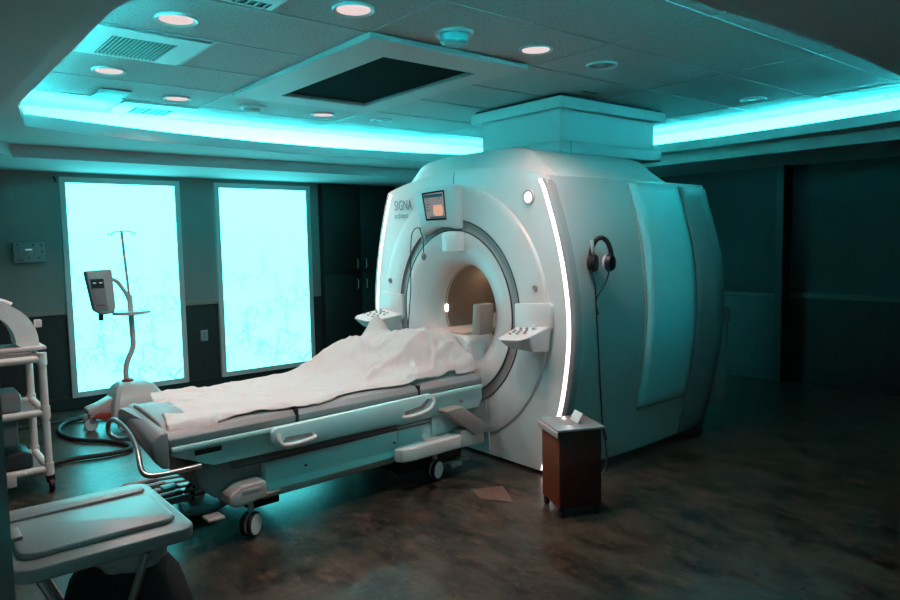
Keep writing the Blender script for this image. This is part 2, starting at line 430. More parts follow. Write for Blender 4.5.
# led strip lying on the cove shelf
A = tray(0.027); A2 = tray(0.031); bm = bmesh.new()
ring_strip(bm, A, ZT + .038, A, ZT + .078); ring_strip(bm, A, ZT + .078, A2, ZT + .078); ring_strip(bm, A2, ZT + .078, A2, ZT + .038); ring_strip(bm, A2, ZT + .038, A, ZT + .038)
tag(obj('light_strip', bm, led_m, smooth=0), 'cyan strip light glowing in the cove around the raised tile ceiling', 'light strip')

# ================================================================== CEILING FIXTURES
def downlight(x, y, lit, label, group=None):
    t = thing('recessed_downlight', label, 'ceiling light', (x, y, ZC - .012), group)
    bm = bmesh.new(); lathe(bm, [(.078, .008), (.098, -.002), (.100, .006), (.100, .0115)], (x, y, ZC - .012), seg=36)
    obj('trim_ring', bm, trimw, t)
    bm = bmesh.new()
    if lit:
        disc(bm, (x, y, ZC - .008), .079, seg=36, h=.003); o = obj('lens', bm, lamp_m, t)
        ld = bpy.data.lights.new('downlight', 'AREA'); ld.shape = 'DISK'; ld.size = .15; ld.energy = DOWN; ld.color = DOWN_COL
        ld.spread = math.radians(140)
        lo = bpy.data.objects.new('downlight_lamp', ld); COL.objects.link(lo); lo.parent = t; lo.location = (0, 0, -.004)
    else:
        lathe(bm, [(.079, .008), (.06, .0105), (.03, .0115)], (x, y, ZC - .012), seg=36, close=True)
        obj('reflector', bm, mid_grey, t)
        bm = bmesh.new(); disc(bm, (x - .02, y, ZC - .010), .028, seg=20, h=.005); obj('bulb', bm, steel, t)
downlight(1.21, 3.50, True, 'lit round downlight beside the large square air grille, nearest the left soffit')
downlight(1.82, 2.88, True, 'lit round downlight in front of the open ceiling hatch, left of the blue-lensed fitting')
downlight(3.03, 2.86, True, 'lit round downlight above and in front of the scanner, right of the open ceiling hatch')
downlight(1.21, 4.74, True, 'lit round downlight between the large air grille and the small teal ceiling plate')
downlight(1.82, 5.34, True, 'lit round downlight beside the small ceiling diffuser, near the smoke detector')
downlight(3.03, 5.33, True, 'small lit round downlight behind the open ceiling hatch, near the far cove')
downlight(3.64, 2.87, False, 'unlit recessed downlight just in front of the white column over the scanner')
downlight(3.61, 5.30, False, 'unlit recessed downlight behind the ceiling hatch, near the far cove')
downlight(5.55, 2.86, False, 'unlit recessed downlight right of the white column, near the long right grille')
t = thing('ceiling_speaker', 'round ceiling fitting with a cyan lens, beside the open hatch', 'ceiling fitting', (2.45, 2.90, ZC - .03))
bm = bmesh.new(); lathe(bm, [(.075, .022), (.10, .014), (.105, .03)], (2.45, 2.90, ZC - .03), seg=36); obj('trim_ring', bm, trimw, t)
bm = bmesh.new(); lathe(bm, [(.076, .02), (.072, -.02), (.055, -.032)], (2.45, 2.90, ZC - .03), seg=36, close=True); obj('lens', bm, new_mat('cyan_lens', (.10, .55, .58), .3), t)
t = thing('smoke_detector', 'small round smoke detector on the tile ceiling behind the hatch', 'smoke detector', (2.42, 5.36, ZC - .05))
bm = bmesh.new(); lathe(bm, [(.10, .05), (.10, .04), (.075, .03)], (2.42, 5.36, ZC - .05), seg=32); obj('base_plate', bm, trimw, t)
bm = bmesh.new(); lathe(bm, [(.06, .035), (.055, .005), (.03, -.004)], (2.42, 5.36, ZC - .05), seg=32, close=True); obj('sensor_head', bm, taupe, t)
bm = bmesh.new(); box(bm, 4.15, 4.31, 3.43, 3.455, ZC - .008, ZC - .004, .001)
tag(obj('sprinkler_plate', bm, dark), 'tiny dark slot plate in the ceiling tile before the white column', 'ceiling plate')
bm = bmesh.new(); disc(bm, (6.30, 2.15, ZC - .012), .02, h=.012); tag(obj('ceiling_sensor', bm, dark), 'tiny black round sensor beside the long right-hand air grille', 'sensor')

def grille(x0, x1, y0, y1, name, label, fx, slats, along='y', fill=vent_dark, slat_mat=None, rim=trimw, outer=None):
    z = ZC - .012
    t = thing(name, label, 'air vent', ((x0 + x1) / 2, (y0 + y1) / 2, z))
    ox0, ox1, oy0, oy1 = outer or (x0 - fx, x1 + fx, y0 - fx, y1 + fx)
    bm = bmesh.new()
    box(bm, ox0, ox1, oy0, y0, z, z + .007); box(bm, ox0, ox1, y1, oy1, z, z + .007)
    box(bm, ox0, x0, y0, y1, z, z + .007); box(bm, x1, ox1, y0, y1, z, z + .007)
    obj('frame', bm, rim, t)
    obj('backing', B(x0, x1, y0, y1, z + .006, z + .0075), fill, t)
    for i in range(slats):
        f = (i + .5) / slats; bm = bmesh.new()
        if along == 'y': c = x0 + (x1 - x0) * f; box(bm, c - .004, c + .004, y0, y1, z - .002, z + .004)
        else: c = y0 + (y1 - y0) * f; box(bm, x0, x1, c - .004, c + .004, z - .002, z + .004)
        obj('slat', bm, slat_mat or mid_grey, t)
grille(1.03, 1.36, 3.93, 4.33, 'air_grille', 'large square slatted air grille in the ceiling at far left', .05, 16, outer=(.90, 1.49, 3.80, 4.36))
grille(1.66, 1.96, 5.80, 6.08, 'air_diffuser', 'small dark ceiling diffuser beside the far cove, left of the smoke detector', .05, 6, slat_mat=vent_dark, outer=(1.53, 2.08, 5.63, 6.18))
grille(1.31, 1.48, 3.02, 3.09, 'air_grille', 'air grille half cut off by the top edge, above the lit downlight', .03, 4, outer=(.95, 1.51, 2.60, 3.10))
grille(5.90, 6.22, 1.95, 2.45, 'air_grille', 'long air grille beside the bright cove at the far right', .03, 18, along='y')
bm = bmesh.new(); box(bm, 1.29, 1.49, 5.27, 5.59, ZC - .012, ZC - .005, .002); tag(obj('ceiling_plate', bm, new_mat('teal_plate', (.16, .30, .31), .5)), 'small flat teal plate in the ceiling between two downlights at left', 'ceiling plate')

# open ceiling hatch: a projecting frame round a dark opening
t = thing('ceiling_hatch', 'large open square ceiling hatch with grey frame and black inside', 'ceiling hatch', (2.65, 4.05, ZC - .05))
hx0, hx1, hy0, hy1 = 2.07, 3.24, 3.12, 4.93
ix0, ix1, iy0, iy1 = 2.34, 3.05, 3.40, 4.70
bm = bmesh.new(); zf = ZC - .035
for a in ((hx0, hx1, hy0, iy0), (hx0, hx1, iy1, hy1), (hx0, ix0, iy0, iy1), (ix1, hx1, iy0, iy1)):
    box(bm, a[0], a[1], a[2], a[3], zf, ZC - .006)
obj('frame', bm, new_mat('hatch_frame', (.42, .41, .40), .6), t)
bm = bmesh.new()
for a in ((ix0 - .02, ix0 + .012, iy0 - .02, iy1 + .02), (ix1 - .012, ix1 + .02, iy0 - .02, iy1 + .02), (ix0, ix1, iy0 - .02, iy0 + .012), (ix0, ix1, iy1 - .012, iy1 + .02)):
    box(bm, a[0], a[1], a[2], a[3], zf + .006, ZC - .0065)
obj('inner_lip', bm, mid_grey, t)
obj('void_shade', B(ix0, ix1, iy0, iy1, ZC - .012, ZC - .007), new_mat('hatch_void_shade', (.003, .004, .004), .9, spec=0.05), t)  # black sheet standing in for the unlit depth of the opening

# ================================================================== LEFT WALL
def light_panel(x0, x1, label):
    z0, z1 = .115, 2.295; t = thing('backlit_light_box', label, 'light panel', ((x0 + x1) / 2, FL_Y1 - .05, z0))
    f = .055; bm = bmesh.new(); y0, y1 = FL_Y1 - .07, FL_Y1 - .022
    box(bm, x0, x1, y0, y1, z0, z0 + f, .003); box(bm, x0, x1, y0, y1, z1 - f, z1, .003)
    box(bm, x0, x0 + f, y0, y1, z0 + f, z1 - f, .003); box(bm, x1 - f, x1, y0, y1, z0 + f, z1 - f, .003)
    obj('frame', bm, panel_frame, t, smooth=0)
    obj('lit_screen', B(x0 + f, x1 - f, y0 + .012, y1, z0 + f, z1 - f), tree_m, t, smooth=0)
light_panel(1.45, 2.60, 'tall glowing wall panel behind the drip pole, left of the pair')
light_panel(2.975, 4.155, 'tall glowing wall panel next to the dark cabinets, right of the pair')
t = thing('wall_controller', 'small wall mounted control box with buttons, left of the glowing panels', 'wall control box', (1.15, FL_Y1 - .03, 1.47))
obj('housing', B(1.03, 1.29, FL_Y1 - .075, FL_Y1, 1.475, 1.665, .008), new_mat('controller_grey', (.26, .29, .29), .4), t)
obj('display', B(1.135, 1.19, FL_Y1 - .080, FL_Y1 - .07, 1.545, 1.585, .002), shell_grey, t)
obj('display_light', B(1.13, 1.185, FL_Y1 - .081, FL_Y1 - .07, 1.592, 1.600), emit_mat('cyan_led', (.3, .9, .9), .8), t)
for bx, bz in ((1.06, 1.64), (1.065, 1.59), (1.15, 1.51), (1.235, 1.51), (1.26, 1.57), (1.26, 1.63), (1.19, 1.635)):
    obj('button', B(bx, bx + .014, FL_Y1 - .080, FL_Y1 - .07, bz, bz + .012, .002), dark, t)
obj('name_strip', B(1.06, 1.115, FL_Y1 - .078, FL_Y1 - .07, 1.495, 1.501), dark, t)
bm = bmesh.new(); tube(bm, [(1.415, FL_Y1, 2.29), (1.415, FL_Y1 - .05, 2.285), (1.425, FL_Y1 - .06, 2.24)], .009, 8, 4)
tag(obj('wall_hook', bm, dark), 'tiny black hook on the wall at the glowing panel corner', 'hook')
t = thing('wall_outlet', 'white double power outlet between the two glowing wall panels', 'power outlet', (2.80, FL_Y1 - .02, .54))
obj('cover_plate', B(2.765, 2.845, FL_Y1 - .032, FL_Y1 - .02, .545, .665, .004), shell_grey, t)
for z in (.572, .615): obj('socket', B(2.785, 2.825, FL_Y1 - .036, FL_Y1 - .03, z, z + .03, .003), mid_grey, t)

# dark cabinets
def cabinet(x0, x1, label, hx):
    y0 = FL_Y1 - .45 if False else FL_Y1 - .10
    t = thing('tall_cabinet', label, 'cabinet', ((x0 + x1) / 2, FL_Y1 - .05, 0), 'dark built-in cabinets')
    obj('body', B(x0, x1, y0 + .02, FL_Y1 - .001, .02, 2.33), wood_dark, t)
    obj('plinth', B(x0, x1, y0 + .03, y0 + .05, 0, .10), dark, t)
    for z0, z1, hz in ((.10, 1.215, 1.02), (1.225, 2.32, 1.28)):
        d = obj('door', B(x0 + .004, x1 - .004, y0, y0 + .02, z0, z1, .003), wood_dark, t)
        bm = bmesh.new(); tube(bm, [(hx, y0, hz), (hx, y0 - .03, hz + .01), (hx, y0 - .03, hz + .11), (hx, y0, hz + .12)], .006, 8)
        obj('handle', bm, steel, d)
cabinet(4.30, 4.83, 'black tall cabinet with small handles, next to the glowing panel', 4.77)
cabinet(4.835, 5.40, 'black tall cabinet partly hidden behind the scanner front', 4.90)

# ================================================================== MRI SCANNER
YC, ZR = 4.08, 1.06
SC = thing('mri_scanner', 'large white barrel-shaped imaging scanner with round bore and glowing edge strips', 'scanner', (4.4, YC, 0))
WZ = [(0.0, .885), (.2, .965), (.47, 1.075), (.65, 1.11), (.89, 1.145), (1.08, 1.15), (1.34, 1.118), (1.59, 1.06), (1.86, .968), (2.02, .905)]
def wz(z):
    if z <= 0: return WZ[0][1]
    for (a, b), (c, d) in zip(WZ, WZ[1:]):
        if z <= c:
            t = (z - a) / (c - a); return b + (d - b) * t
    return WZ[-1][1]
def ws(z, h=.12):  # smoothed
    return (wz(z - h) + wz(z) * 2 + wz(z + h)) / 4 if z < 1.9 else wz(z)
def side_profile(n=26): return [(ws(2.02 * i / n), 2.02 * i / n) for i in range(n + 1)]
WB = [(0, .975), (.35, 1.03), (.7, 1.09), (1.08, 1.125), (1.5, 1.09), (1.8, 1.015), (2.02, .945)]
WR = [(0, .92), (.35, 1.01), (.75, 1.09), (1.08, 1.11), (1.45, 1.08), (1.77, .99), (2.02, .91)]
def tabw(T, z):
    def f(z):
        if z <= 0: return T[0][1]
        for (a, b), (c, d) in zip(T, T[1:]):
            if z <= c: return b + (d - b) * (z - a) / (c - a)
        return T[-1][1]
    return (f(z - .12) + 2 * f(z) + f(z + .12)) / 4 if .12 < z < 1.9 else f(z)
def bw(xx, z):
    a, b, c = ws(z), tabw(WB, z), tabw(WR, z)
    if xx < 4.1: t = sstep(3.46, 4.1, xx); return a + (b - a) * t
    t = sstep(4.5, 5.35, xx); return b + (c - b) * t
def sstep(a, b, x):
    t = min(1, max(0, (x - a) / (b - a))); return t * t * (3 - 2 * t)
def xring(xx, extra, inset=0.0):
    """profile ring at station xx: near bottom > near top > far top > far bottom"""
    P = []
    for wv, z in side_profile():
        P.append((xx, YC - bw(xx, z) - extra, max(z, .015)))
    Q = [(p[0], 2 * YC - p[1], p[2]) for p in P[::-1]]
    return P + Q
# side shells (open at front, closed at rear)
bm = bmesh.new()
stations = [(3.475, .0), (3.50, .008), (3.56, .012), (3.7, .008), (3.85, .004), (4.0, 0), (4.4, 0), (4.9, 0), (5.2, 0), (5.34, -.006), (5.38, -.04)]
rings = []
for xx, e in stations:
    R = xring(xx, e); top_n = R[26]; tf = R[27]
    mid = []
    for k in range(1, 12):
        s = k / 12; yv = top_n[1] + (tf[1] - top_n[1]) * s
        mid.append((xx, yv, 2.02 + (.11 * math.sin(PI * s) if xx < 3.6 else .03 * math.sin(PI * s))))
    rings.append([bm.verts.new(p) for p in R[:27] + mid + R[27:]])
for a, b in zip(rings, rings[1:]):
    n = len(a)
    for i in range(n - 1): bm.faces.new((a[i], a[i + 1], b[i + 1], b[i]))
bm.faces.new(rings[-1])
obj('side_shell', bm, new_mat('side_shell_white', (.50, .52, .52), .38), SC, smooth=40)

# pale curved access panels on both flanks
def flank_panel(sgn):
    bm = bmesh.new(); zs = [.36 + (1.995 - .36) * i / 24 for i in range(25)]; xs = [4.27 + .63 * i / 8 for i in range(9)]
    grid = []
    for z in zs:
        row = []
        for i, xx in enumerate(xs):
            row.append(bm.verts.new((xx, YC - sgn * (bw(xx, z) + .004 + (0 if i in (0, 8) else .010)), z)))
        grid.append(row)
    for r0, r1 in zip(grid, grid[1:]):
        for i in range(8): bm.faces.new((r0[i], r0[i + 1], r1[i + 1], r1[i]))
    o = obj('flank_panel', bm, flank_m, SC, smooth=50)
    md = o.modifiers.new('thick', 'SOLIDIFY'); md.thickness = .02; md.offset = 0
    bm = bmesh.new()
    tube(bm, [(4.27 + .63 * i / 10, YC - sgn * (bw(4.27 + .063 * i, .345) + .004), .345) for i in range(11)], .009, 8)
    obj('panel_sill', bm, shell_grey, SC)
flank_panel(1); flank_panel(-1)
# front vertical seam lines near the front of the flank and rear band
for xx in (4.255,):
    bm = bmesh.new(); tube(bm, [(xx, YC - bw(xx, z) - .002, z) for z in [.36 + i * (1.64 / 30) for i in range(31)]], .006, 6)
    obj('panel_edge', bm, light_grey, SC)
bm = bmesh.new()
zs = [.02 + 1.97 * i / 26 for i in range(27)]; prev = None
for z in zs:
    row = [bm.verts.new((xx, YC - bw(xx, z) - .008, z)) for xx in (4.925, 5.0, 5.1, 5.2, 5.33)]
    if prev:
        for i in range(4): bm.faces.new((prev[i], prev[i + 1], row[i + 1], row[i]))
    prev = row
o = obj('rear_flank_cover', bm, shell_grey, SC, smooth=40); md = o.modifiers.new('t', 'SOLIDIFY'); md.thickness = .012; md.offset = 0
obj('rear_housing', B(5.36, 5.56, 3.04, 5.12, .20, .86, .02), shell_grey, SC)
obj('rear_housing_cap', B(5.36, 5.57, 3.03, 5.13, .87, 1.0, .015), shell_grey, SC)

# roof hood
def hood_profile():
    half = [(.90, 2.00), (.885, 2.03), (.745, 2.125), (.70, 2.17), (.64, 2.215), (.55, 2.245), (.40, 2.262), (.2, 2.268)]
    return [(YC - a, z) for a, z in half] + [(YC + a, z) for a, z in half[::-1]]
hp = hood_profile(); bm = bmesh.new(); rg = []
for xx, dz, sc in ((3.50, -.17, .985), (3.595, -.012, .998), (3.605, 0, 1.0), (4.2, .0, 1.0), (4.78, 0, 1.0), (4.84, -.01, 1.0), (4.90, -.20, 1.0)):
    rg.append([bm.verts.new((xx, YC + (a - YC) * sc, max(2.0, z + dz * ((z - 2.0) / .27)))) for a, z in hp])
for a, b in zip(rg, rg[1:]):
    for i in range(len(a) - 1): bm.faces.new((a[i], a[i + 1], b[i + 1], b[i]))
bm.faces.new(rg[-1]); bm.faces.new(rg[0][::-1])
obj('roof_hood', bm, shell, SC, smooth=30)

# front cover: polar surface from the ring to the silhouette, with a shallow round step
def outer_r(th):
    c, s = math.cos(th), math.sin(th)
    lo, hi = .5, 2.0
    def inside(r):
        y, z = c * r, ZR + s * r
        if z < .02: return False
        zt = 2.02 + .11 * max(0, 1 - (y / .905) ** 2)
        if z > zt: return False
        return abs(y) < (ws(z) if z < 2.02 else .905) - .0
    for _ in range(40):
        m = (lo + hi) / 2
        if inside(m): lo = m
        else: hi = m
    return lo
NT = 240; bm = bmesh.new(); rings = []
angs = [2 * PI * k / NT for k in range(NT)]
ro = [outer_r(a) for a in angs]
prof = [(.70, 3.405), (.74, 3.400), (.80, 3.401), (.88, 3.404), (.925, 3.408), (.94, 3.414), (.950, 3.430)]
def fx(r, R):
    if r <= .95:
        for (a, b), (c, d) in zip(prof, prof[1:]):
            if r <= c: return b + (d - b) * (r - a) / (c - a)
    return 3.430 + (r - .95) / max(R - .95, .05) * .012 if R > .96 else 3.43
fr = [.70, .74, .80, .88, .925, .94, .95, None, None, None]
for j in range(len(fr)):
    row = []
    for a, R in zip(angs, ro):
        if fr[j] is not None: r = min(fr[j], R - .004 * (len(fr) - j))
        else: r = max(.95, .0) + (R - .95) * (j - 6) / 3 if R > .96 else R - .004 * (len(fr) - j - 1)
        row.append(bm.verts.new((fx(r, R), YC + math.cos(a) * r, ZR + math.sin(a) * r)))
    rings.append(row)
row = [bm.verts.new((3.462, v.co.y, v.co.z)) for v in rings[-1]]; rings.append(row)
row = [bm.verts.new((3.48, YC + (v.co.y - YC) * 1.002, v.co.z)) for v in rings[-1]]; rings.append(row)
for a, b in zip(rings, rings[1:]):
    for k in range(NT): bm.faces.new((a[k], a[(k + 1) % NT], b[(k + 1) % NT], b[k]))
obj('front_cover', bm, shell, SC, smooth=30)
# grey ring and flared bore
bm = bmesh.new(); lathe(bm, [(.702, 3.404), (.697, 3.412), (.690, 3.414), (.632, 3.412), (.622, 3.405), (.618, 3.42)], (0, YC, ZR), 'x', 128)
obj('bore_ring', bm, ring_grey, SC)
for r in (.699, .622):
    bm = bmesh.new(); lathe(bm, [(r - .003, 3.400), (r + .003, 3.398), (r + .004, 3.41)], (0, YC, ZR), 'x', 128); obj('ring_seal', bm, dark, SC)
bm = bmesh.new()
lathe(bm, [(.62, 3.402), (.60, 3.398), (.55, 3.402), (.49, 3.415), (.44, 3.435), (.40, 3.462), (.375, 3.50), (.36, 3.55), (.355, 3.62)], (0, YC, ZR), 'x', 128)
obj('bore_flare', bm, shell, SC, smooth=60)
bm = bmesh.new(); lathe(bm, [(.356, 3.60), (.35, 3.9), (.35, 5.2)], (0, YC, ZR), 'x', 96); bm2 = bmesh.new()
obj('bore_tunnel', bm, bore_mat, SC, smooth=60)
bm = bmesh.new(); disc(bm, (5.18, YC, ZR), .349, 'x', 64, .01); obj('bore_end', bm, bore_mat, SC)
obj('bore_lamp', B(3.60, 3.625, YC + .345, YC + .353, 1.03, 1.085), emit_mat('warm_led', (1, .82, .68), 6), SC)
ld = bpy.data.lights.new('bore_light', 'POINT'); ld.energy = BORE; ld.color = (1, .72, .50); ld.shadow_soft_size = .03
lo = bpy.data.objects.new('bore_light', ld); COL.objects.link(lo); lo.parent = SC; lo.location = (3.95 - 4.4, .1, 1.28)

# glowing edge strips + grey edge bands
for sgn in (1, -1):
    zs = [.03 + 1.97 * i / 40 for i in range(41)]
    bm = bmesh.new(); prev = None
    for z in zs:
        wv = ws(z) if z < 2.0 else .90
        a = [bm.verts.new((3.4425, YC - sgn * (wv - .060), z)), bm.verts.new((3.436, YC - sgn * (wv - .055), z)), bm.verts.new((3.436, YC - sgn * (wv - .030), z)), bm.verts.new((3.4425, YC - sgn * (wv - .025), z))]
        if prev:
            for i in range(3): bm.faces.new((prev[i], prev[i + 1], a[i + 1], a[i]))
        prev = a
    obj('glow_strip', bm, strip_m, SC, smooth=60)
    bm = bmesh.new(); prev = None
    for z in zs:
        wv = ws(z) if z < 2.0 else .90
        a = [bm.verts.new((3.438, YC - sgn * (wv - .022), z)), bm.verts.new((3.440, YC - sgn * (wv + .002), z)), bm.verts.new((3.455, YC - sgn * (wv + .010), z)), bm.verts.new((3.50, YC - sgn * (wv + .016), z))]
        if prev:
            for i in range(3): bm.faces.new((prev[i], prev[i + 1], a[i + 1], a[i]))
        prev = a
    obj('edge_band', bm, band_grey, SC, smooth=60)
# kick plate shadow gap
obj('kick_plate', B(3.49, 5.30, YC - .86, YC + .86, 0, .02), dark, SC)

# round side light and two small sockets
t_y, t_z = 3.315, 1.885
bm = bmesh.new(); lathe(bm, [(.036, 3.424), (.050, 3.421), (.054, 3.435)], (0, t_y, t_z), 'x', 32); p = obj('spot_light', bm, light_grey, SC)
bm = bmesh.new(); disc(bm, (3.424, t_y, t_z), .037, 'x', 32, .004); obj('lamp_face', bm, emit_mat('spot_face', (1, .93, .9), 2.2), p)
for yy in (3.235, 4.925):
    bm = bmesh.new(); lathe(bm, [(.0, 3.400), (.010, 3.396), (.012, 3.402), (.020, 3.394), (.023, 3.412)], (0, yy, 1.275), 'x', 24); obj('socket', bm, taupe, SC)
# door seam on the lower front + pale bead
bm = bmesh.new(); tube(bm, [(3.398 + (.42 - z) * .06 if z < .42 else 3.398, 3.735 - (.45 - z) * .05, z) for z in (.44, .38, .32, .24, .14, .04)], .005, 6, 4); obj('seam_bead', bm, white, SC)
bm = bmesh.new(); tube(bm, [(3.425, YC, 2.115), (3.412, YC, 2.03)], .003, 6); obj('seam', bm, mid_grey, SC)

# lettering
def text_obj(body, size, loc, rot, mat, parent, name='lettering', sx=1.0, spacing=1.0):
    c = bpy.data.curves.new(name, 'FONT'); c.body = body; c.size = size; c.extrude = .0006; c.space_character = spacing
    to = bpy.data.objects.new('tmp', c); COL.objects.link(to)
    dg = bpy.context.evaluated_depsgraph_get(); me = bpy.data.meshes.new_from_object(to.evaluated_get(dg))
    bpy.data.objects.remove(to)
    M = Matrix.Translation(loc) @ rot @ Matrix.Diagonal((sx, 1, 1, 1))
    me.transform(M); L0 = root_of(parent).location; me.transform(Matrix.Translation(-Vector(L0)))
    me.materials.append(mat); o = bpy.data.objects.new(name, me); COL.objects.link(o); o.parent = parent
    return o
# facing -x : text runs towards -y, up is +z
RX = Matrix(((0, 0, -1, 0), (-1, 0, 0, 0), (0, 1, 0, 0), (0, 0, 0, 1)))
text_obj('SIGNA', .115, (3.4225, 4.87, 1.865), RX, letter_m, SC, sx=.72, spacing=1.05)
text_obj('architect', .062, (3.4225, 4.87, 1.80), RX, letter_m, SC, sx=.82, spacing=1.05)

# touch monitor above the bore
bm = bmesh.new()
prism(bm, [(4.46, 1.975), (4.44, 2.00), (4.28, 2.025), (4.05, 2.022), (3.975, 2.005), (3.955, 1.97), (3.955, 1.71), (3.965, 1.69), (4.05, 1.705), (4.17, 1.712), (4.28, 1.69), (4.35, 1.655), (4.375, 1.655)], 'x', 3.325, 3.40, .010)
mon = obj('monitor', bm, new_mat('monitor_white', (.62, .64, .64), .35), SC)
bm = bmesh.new(); prism(bm, [(4.355, 1.975), (4.085, 1.982), (4.06, 1.76), (4.305, 1.76)], 'x', 3.321, 3.330); obj('screen_bezel', bm, glass_screen, mon, smooth=0)
scr = obj('screen', (lambda b: (prism(b, [(4.335, 1.962), (4.095, 1.970), (4.07, 1.775), (4.29, 1.775)], 'x', 3.3195, 3.322), b)[1])(bmesh.new()), emit_mat('screen_grey', (.22, .23, .23), .95), mon, smooth=0)
bm = bmesh.new(); prism(bm, [(4.21, 1.875), (4.11, 1.875), (4.095, 1.85), (4.095, 1.805), (4.12, 1.79), (4.19, 1.795), (4.21, 1.815)], 'x', 3.318, 3.320); obj('screen_block', bm, emit_mat('screen_peach', (.75, .42, .30), .95), mon, smooth=0)
obj('screen_header', B(3.318, 3.320, 4.10, 4.328, 1.935, 1.958), emit_mat('screen_teal', (.01, .08, .09), 1), mon, smooth=0)
obj('screen_footer', B(3.318, 3.320, 4.075, 4.25, 1.777, 1.79), emit_mat('screen_teal2', (.02, .09, .10), 1), mon, smooth=0)
bm = bmesh.new()
for i, (a, b2) in enumerate(((4.31, 4.26), (4.31, 4.27), (4.31, 4.25), (4.30, 4.26), (4.30, 4.25), (4.16, 4.13))):
    z = 1.925 - i * .022 if i < 5 else 1.922
    box(bm, 3.318, 3.320, b2, a, z, z + .004)
obj('screen_marks', bm, dark, mon, smooth=0)
# small white housing hanging below the monitor
obj('camera_housing', B(3.33, 3.41, 3.95, 4.13, 1.52, 1.67, .012), white, SC)
# mic bracket
bm = bmesh.new(); lathe(bm, [(.012, 0), (.020, .03), (.018, .08), (.008, .10)], (3.385, 4.42, 1.60), 'z', 20, True); obj('microphone_bracket', bm, white, SC)

# control shelves either side
def shelf(sgn):
    def Y(a): return YC - sgn * a
    bm = bmesh.new()
    # back plate
    prism(bm, [(Y(.66), 1.165), (Y(.97), 1.185), (Y(.985), 1.16), (Y(.985), 1.02), (Y(.93), .98), (Y(.66), .97)], 'x', 3.39, 3.436, .006)
    s = obj('control_shelf', bm, white, SC)
    # tray: tapered wedge leaning out
    bm = bmesh.new()
    top = [(3.42, Y(.66), 1.005), (3.42, Y(.975), 1.035), (3.16, Y(1.02), .985), (3.11, Y(.98), .968), (3.11, Y(.80), .955), (3.15, Y(.74), .955)]
    top = [(p[0], p[1], p[2]) for p in top]
    bot = [(3.42, Y(.74), .85), (3.42, Y(.95), .86), (3.24, Y(.97), .875), (3.17, Y(.94), .90), (3.16, Y(.84), .90), (3.20, Y(.78), .90)]
    a = [bm.verts.new(p) for p in top]; b = [bm.verts.new(p) for p in bot]
    bm.faces.new(a); bm.faces.new(b[::-1])
    for i in range(6): bm.faces.new((a[i], a[(i + 1) % 6], b[(i + 1) % 6], b[i]))
    bmesh.ops.bevel(bm, geom=bm.edges[:], offset=.006, segments=2, affect='EDGES')
    obj('shelf_tray', bm, white, s)
    for i, (u, v) in enumerate(((.2, .25), (.2, .45), (.38, .2), (.38, .4), (.38, .6), (.56, .3), (.56, .5), (.56, .72), (.74, .35), (.74, .6), (.3, .75), (.72, .82))):
        xx = 3.37 - u * .24; yy = Y(.72 + v * .27); z = 1.012 + (v * .03) - (u * .24) * .19
        bm = bmesh.new(); t = bmesh.new(); bmesh.ops.create_cone(t, cap_ends=True, segments=12, radius1=.011, radius2=.009, depth=.008)
        merge(bm, t, Matrix.Translation((xx, yy, z))); obj('key', bm, mid_grey, s)
    bm = bmesh.new(); lathe(bm, [(.016, 0), (.016, .03), (.013, .034)], (3.33, Y(.90), 1.012), 'z', 20, True); obj('knob', bm, white, s)
shelf(1); shelf(-1)

# dock pedestal and bridge in the lower bore
bm = bmesh.new(); prism(bm, [(3.83, .40), (4.33, .40), (4.36, .66), (4.34, .86), (4.28, .905), (3.88, .905), (3.82, .86), (3.80, .66)], 'x', 3.30, 3.60, .015); obj('table_bridge', bm, white, SC)
bm = bmesh.new(); disc(bm, (3.292, 3.865, .80), .010, 'x', 14, .012); obj('bridge_button', bm, dark, SC)
bm = bmesh.new(); box(bm, 3.34, 5.1, 3.90, 4.26, .905, .925, .008); obj('bore_cradle', bm, new_mat('cradle_beige', (.55, .42, .34), .5), SC)
# headphone hook on the flank
HY = YC - bw(3.68, 1.55) - .012
bm = bmesh.new(); tube(bm, [(3.66, HY + .02, 1.50), (3.655, HY - .05, 1.495), (3.62, HY - .075, 1.51), (3.60, HY - .080, 1.59)], [.010, .011, .012], 10, 4); obj('hook', bm, white, SC)

# ================================================================== white column above the scanner
col_m = new_mat('column_white', (.46, .46, .455), .45)
t = thing('ceiling_column', 'white square column joining the scanner roof to the ceiling', 'column', (4.75, 4.06, 2.2))
obj('shaft', B(4.10, 5.30, 3.62, 4.50, 2.33, 2.645), col_m, t, smooth=0)
obj('cap', B(4.03, 5.38, 3.555, 4.565, 2.585, 2.665), col_m, t, smooth=0)
obj('shadow_gap', B(4.06, 5.35, 3.585, 4.535, 2.665, ZC - .005), dark, t, smooth=0)
obj('plinth', B(4.06, 5.36, 3.58, 4.54, 2.255, 2.345, .006), col_m, t)
obj('plinth_joint', B(4.17, 4.175, 3.575, 3.582, 2.26, 2.34), shell_grey, t)

# ================================================================== PATIENT TABLE
TB = thing('patient_table', 'long wheeled patient table docked to the scanner, grey cushion and pale side rail', 'patient table', (3.3, 4.07, 0))
YN, YF = 3.62, 4.44
def sym(fn):
    fn(YN, 1)
for a, b in ((1.065, 1.775), (1.795, 2.665), (2.685, 3.24)):
    bm = bmesh.new()
    prism(bm, [(YN + .02, .590), (YF - .02, .590), (YF, .602), (YF + .002, .635), (YF - .03, .664), (YF - .09, .672), (YN + .09, .672), (YN + .03, .664), (YN - .002, .635), (YN, .602)], 'x', a, b, .006)
    obj('cushion', bm, cushion, TB)
obj('cushion_strap', B(1.775, 1.795, YN + .005, YF - .005, .56, .667), black_rub, TB)
obj('cushion_strap', B(2.665, 2.685, YN + .005, YF - .005, .56, .667), black_rub, TB)
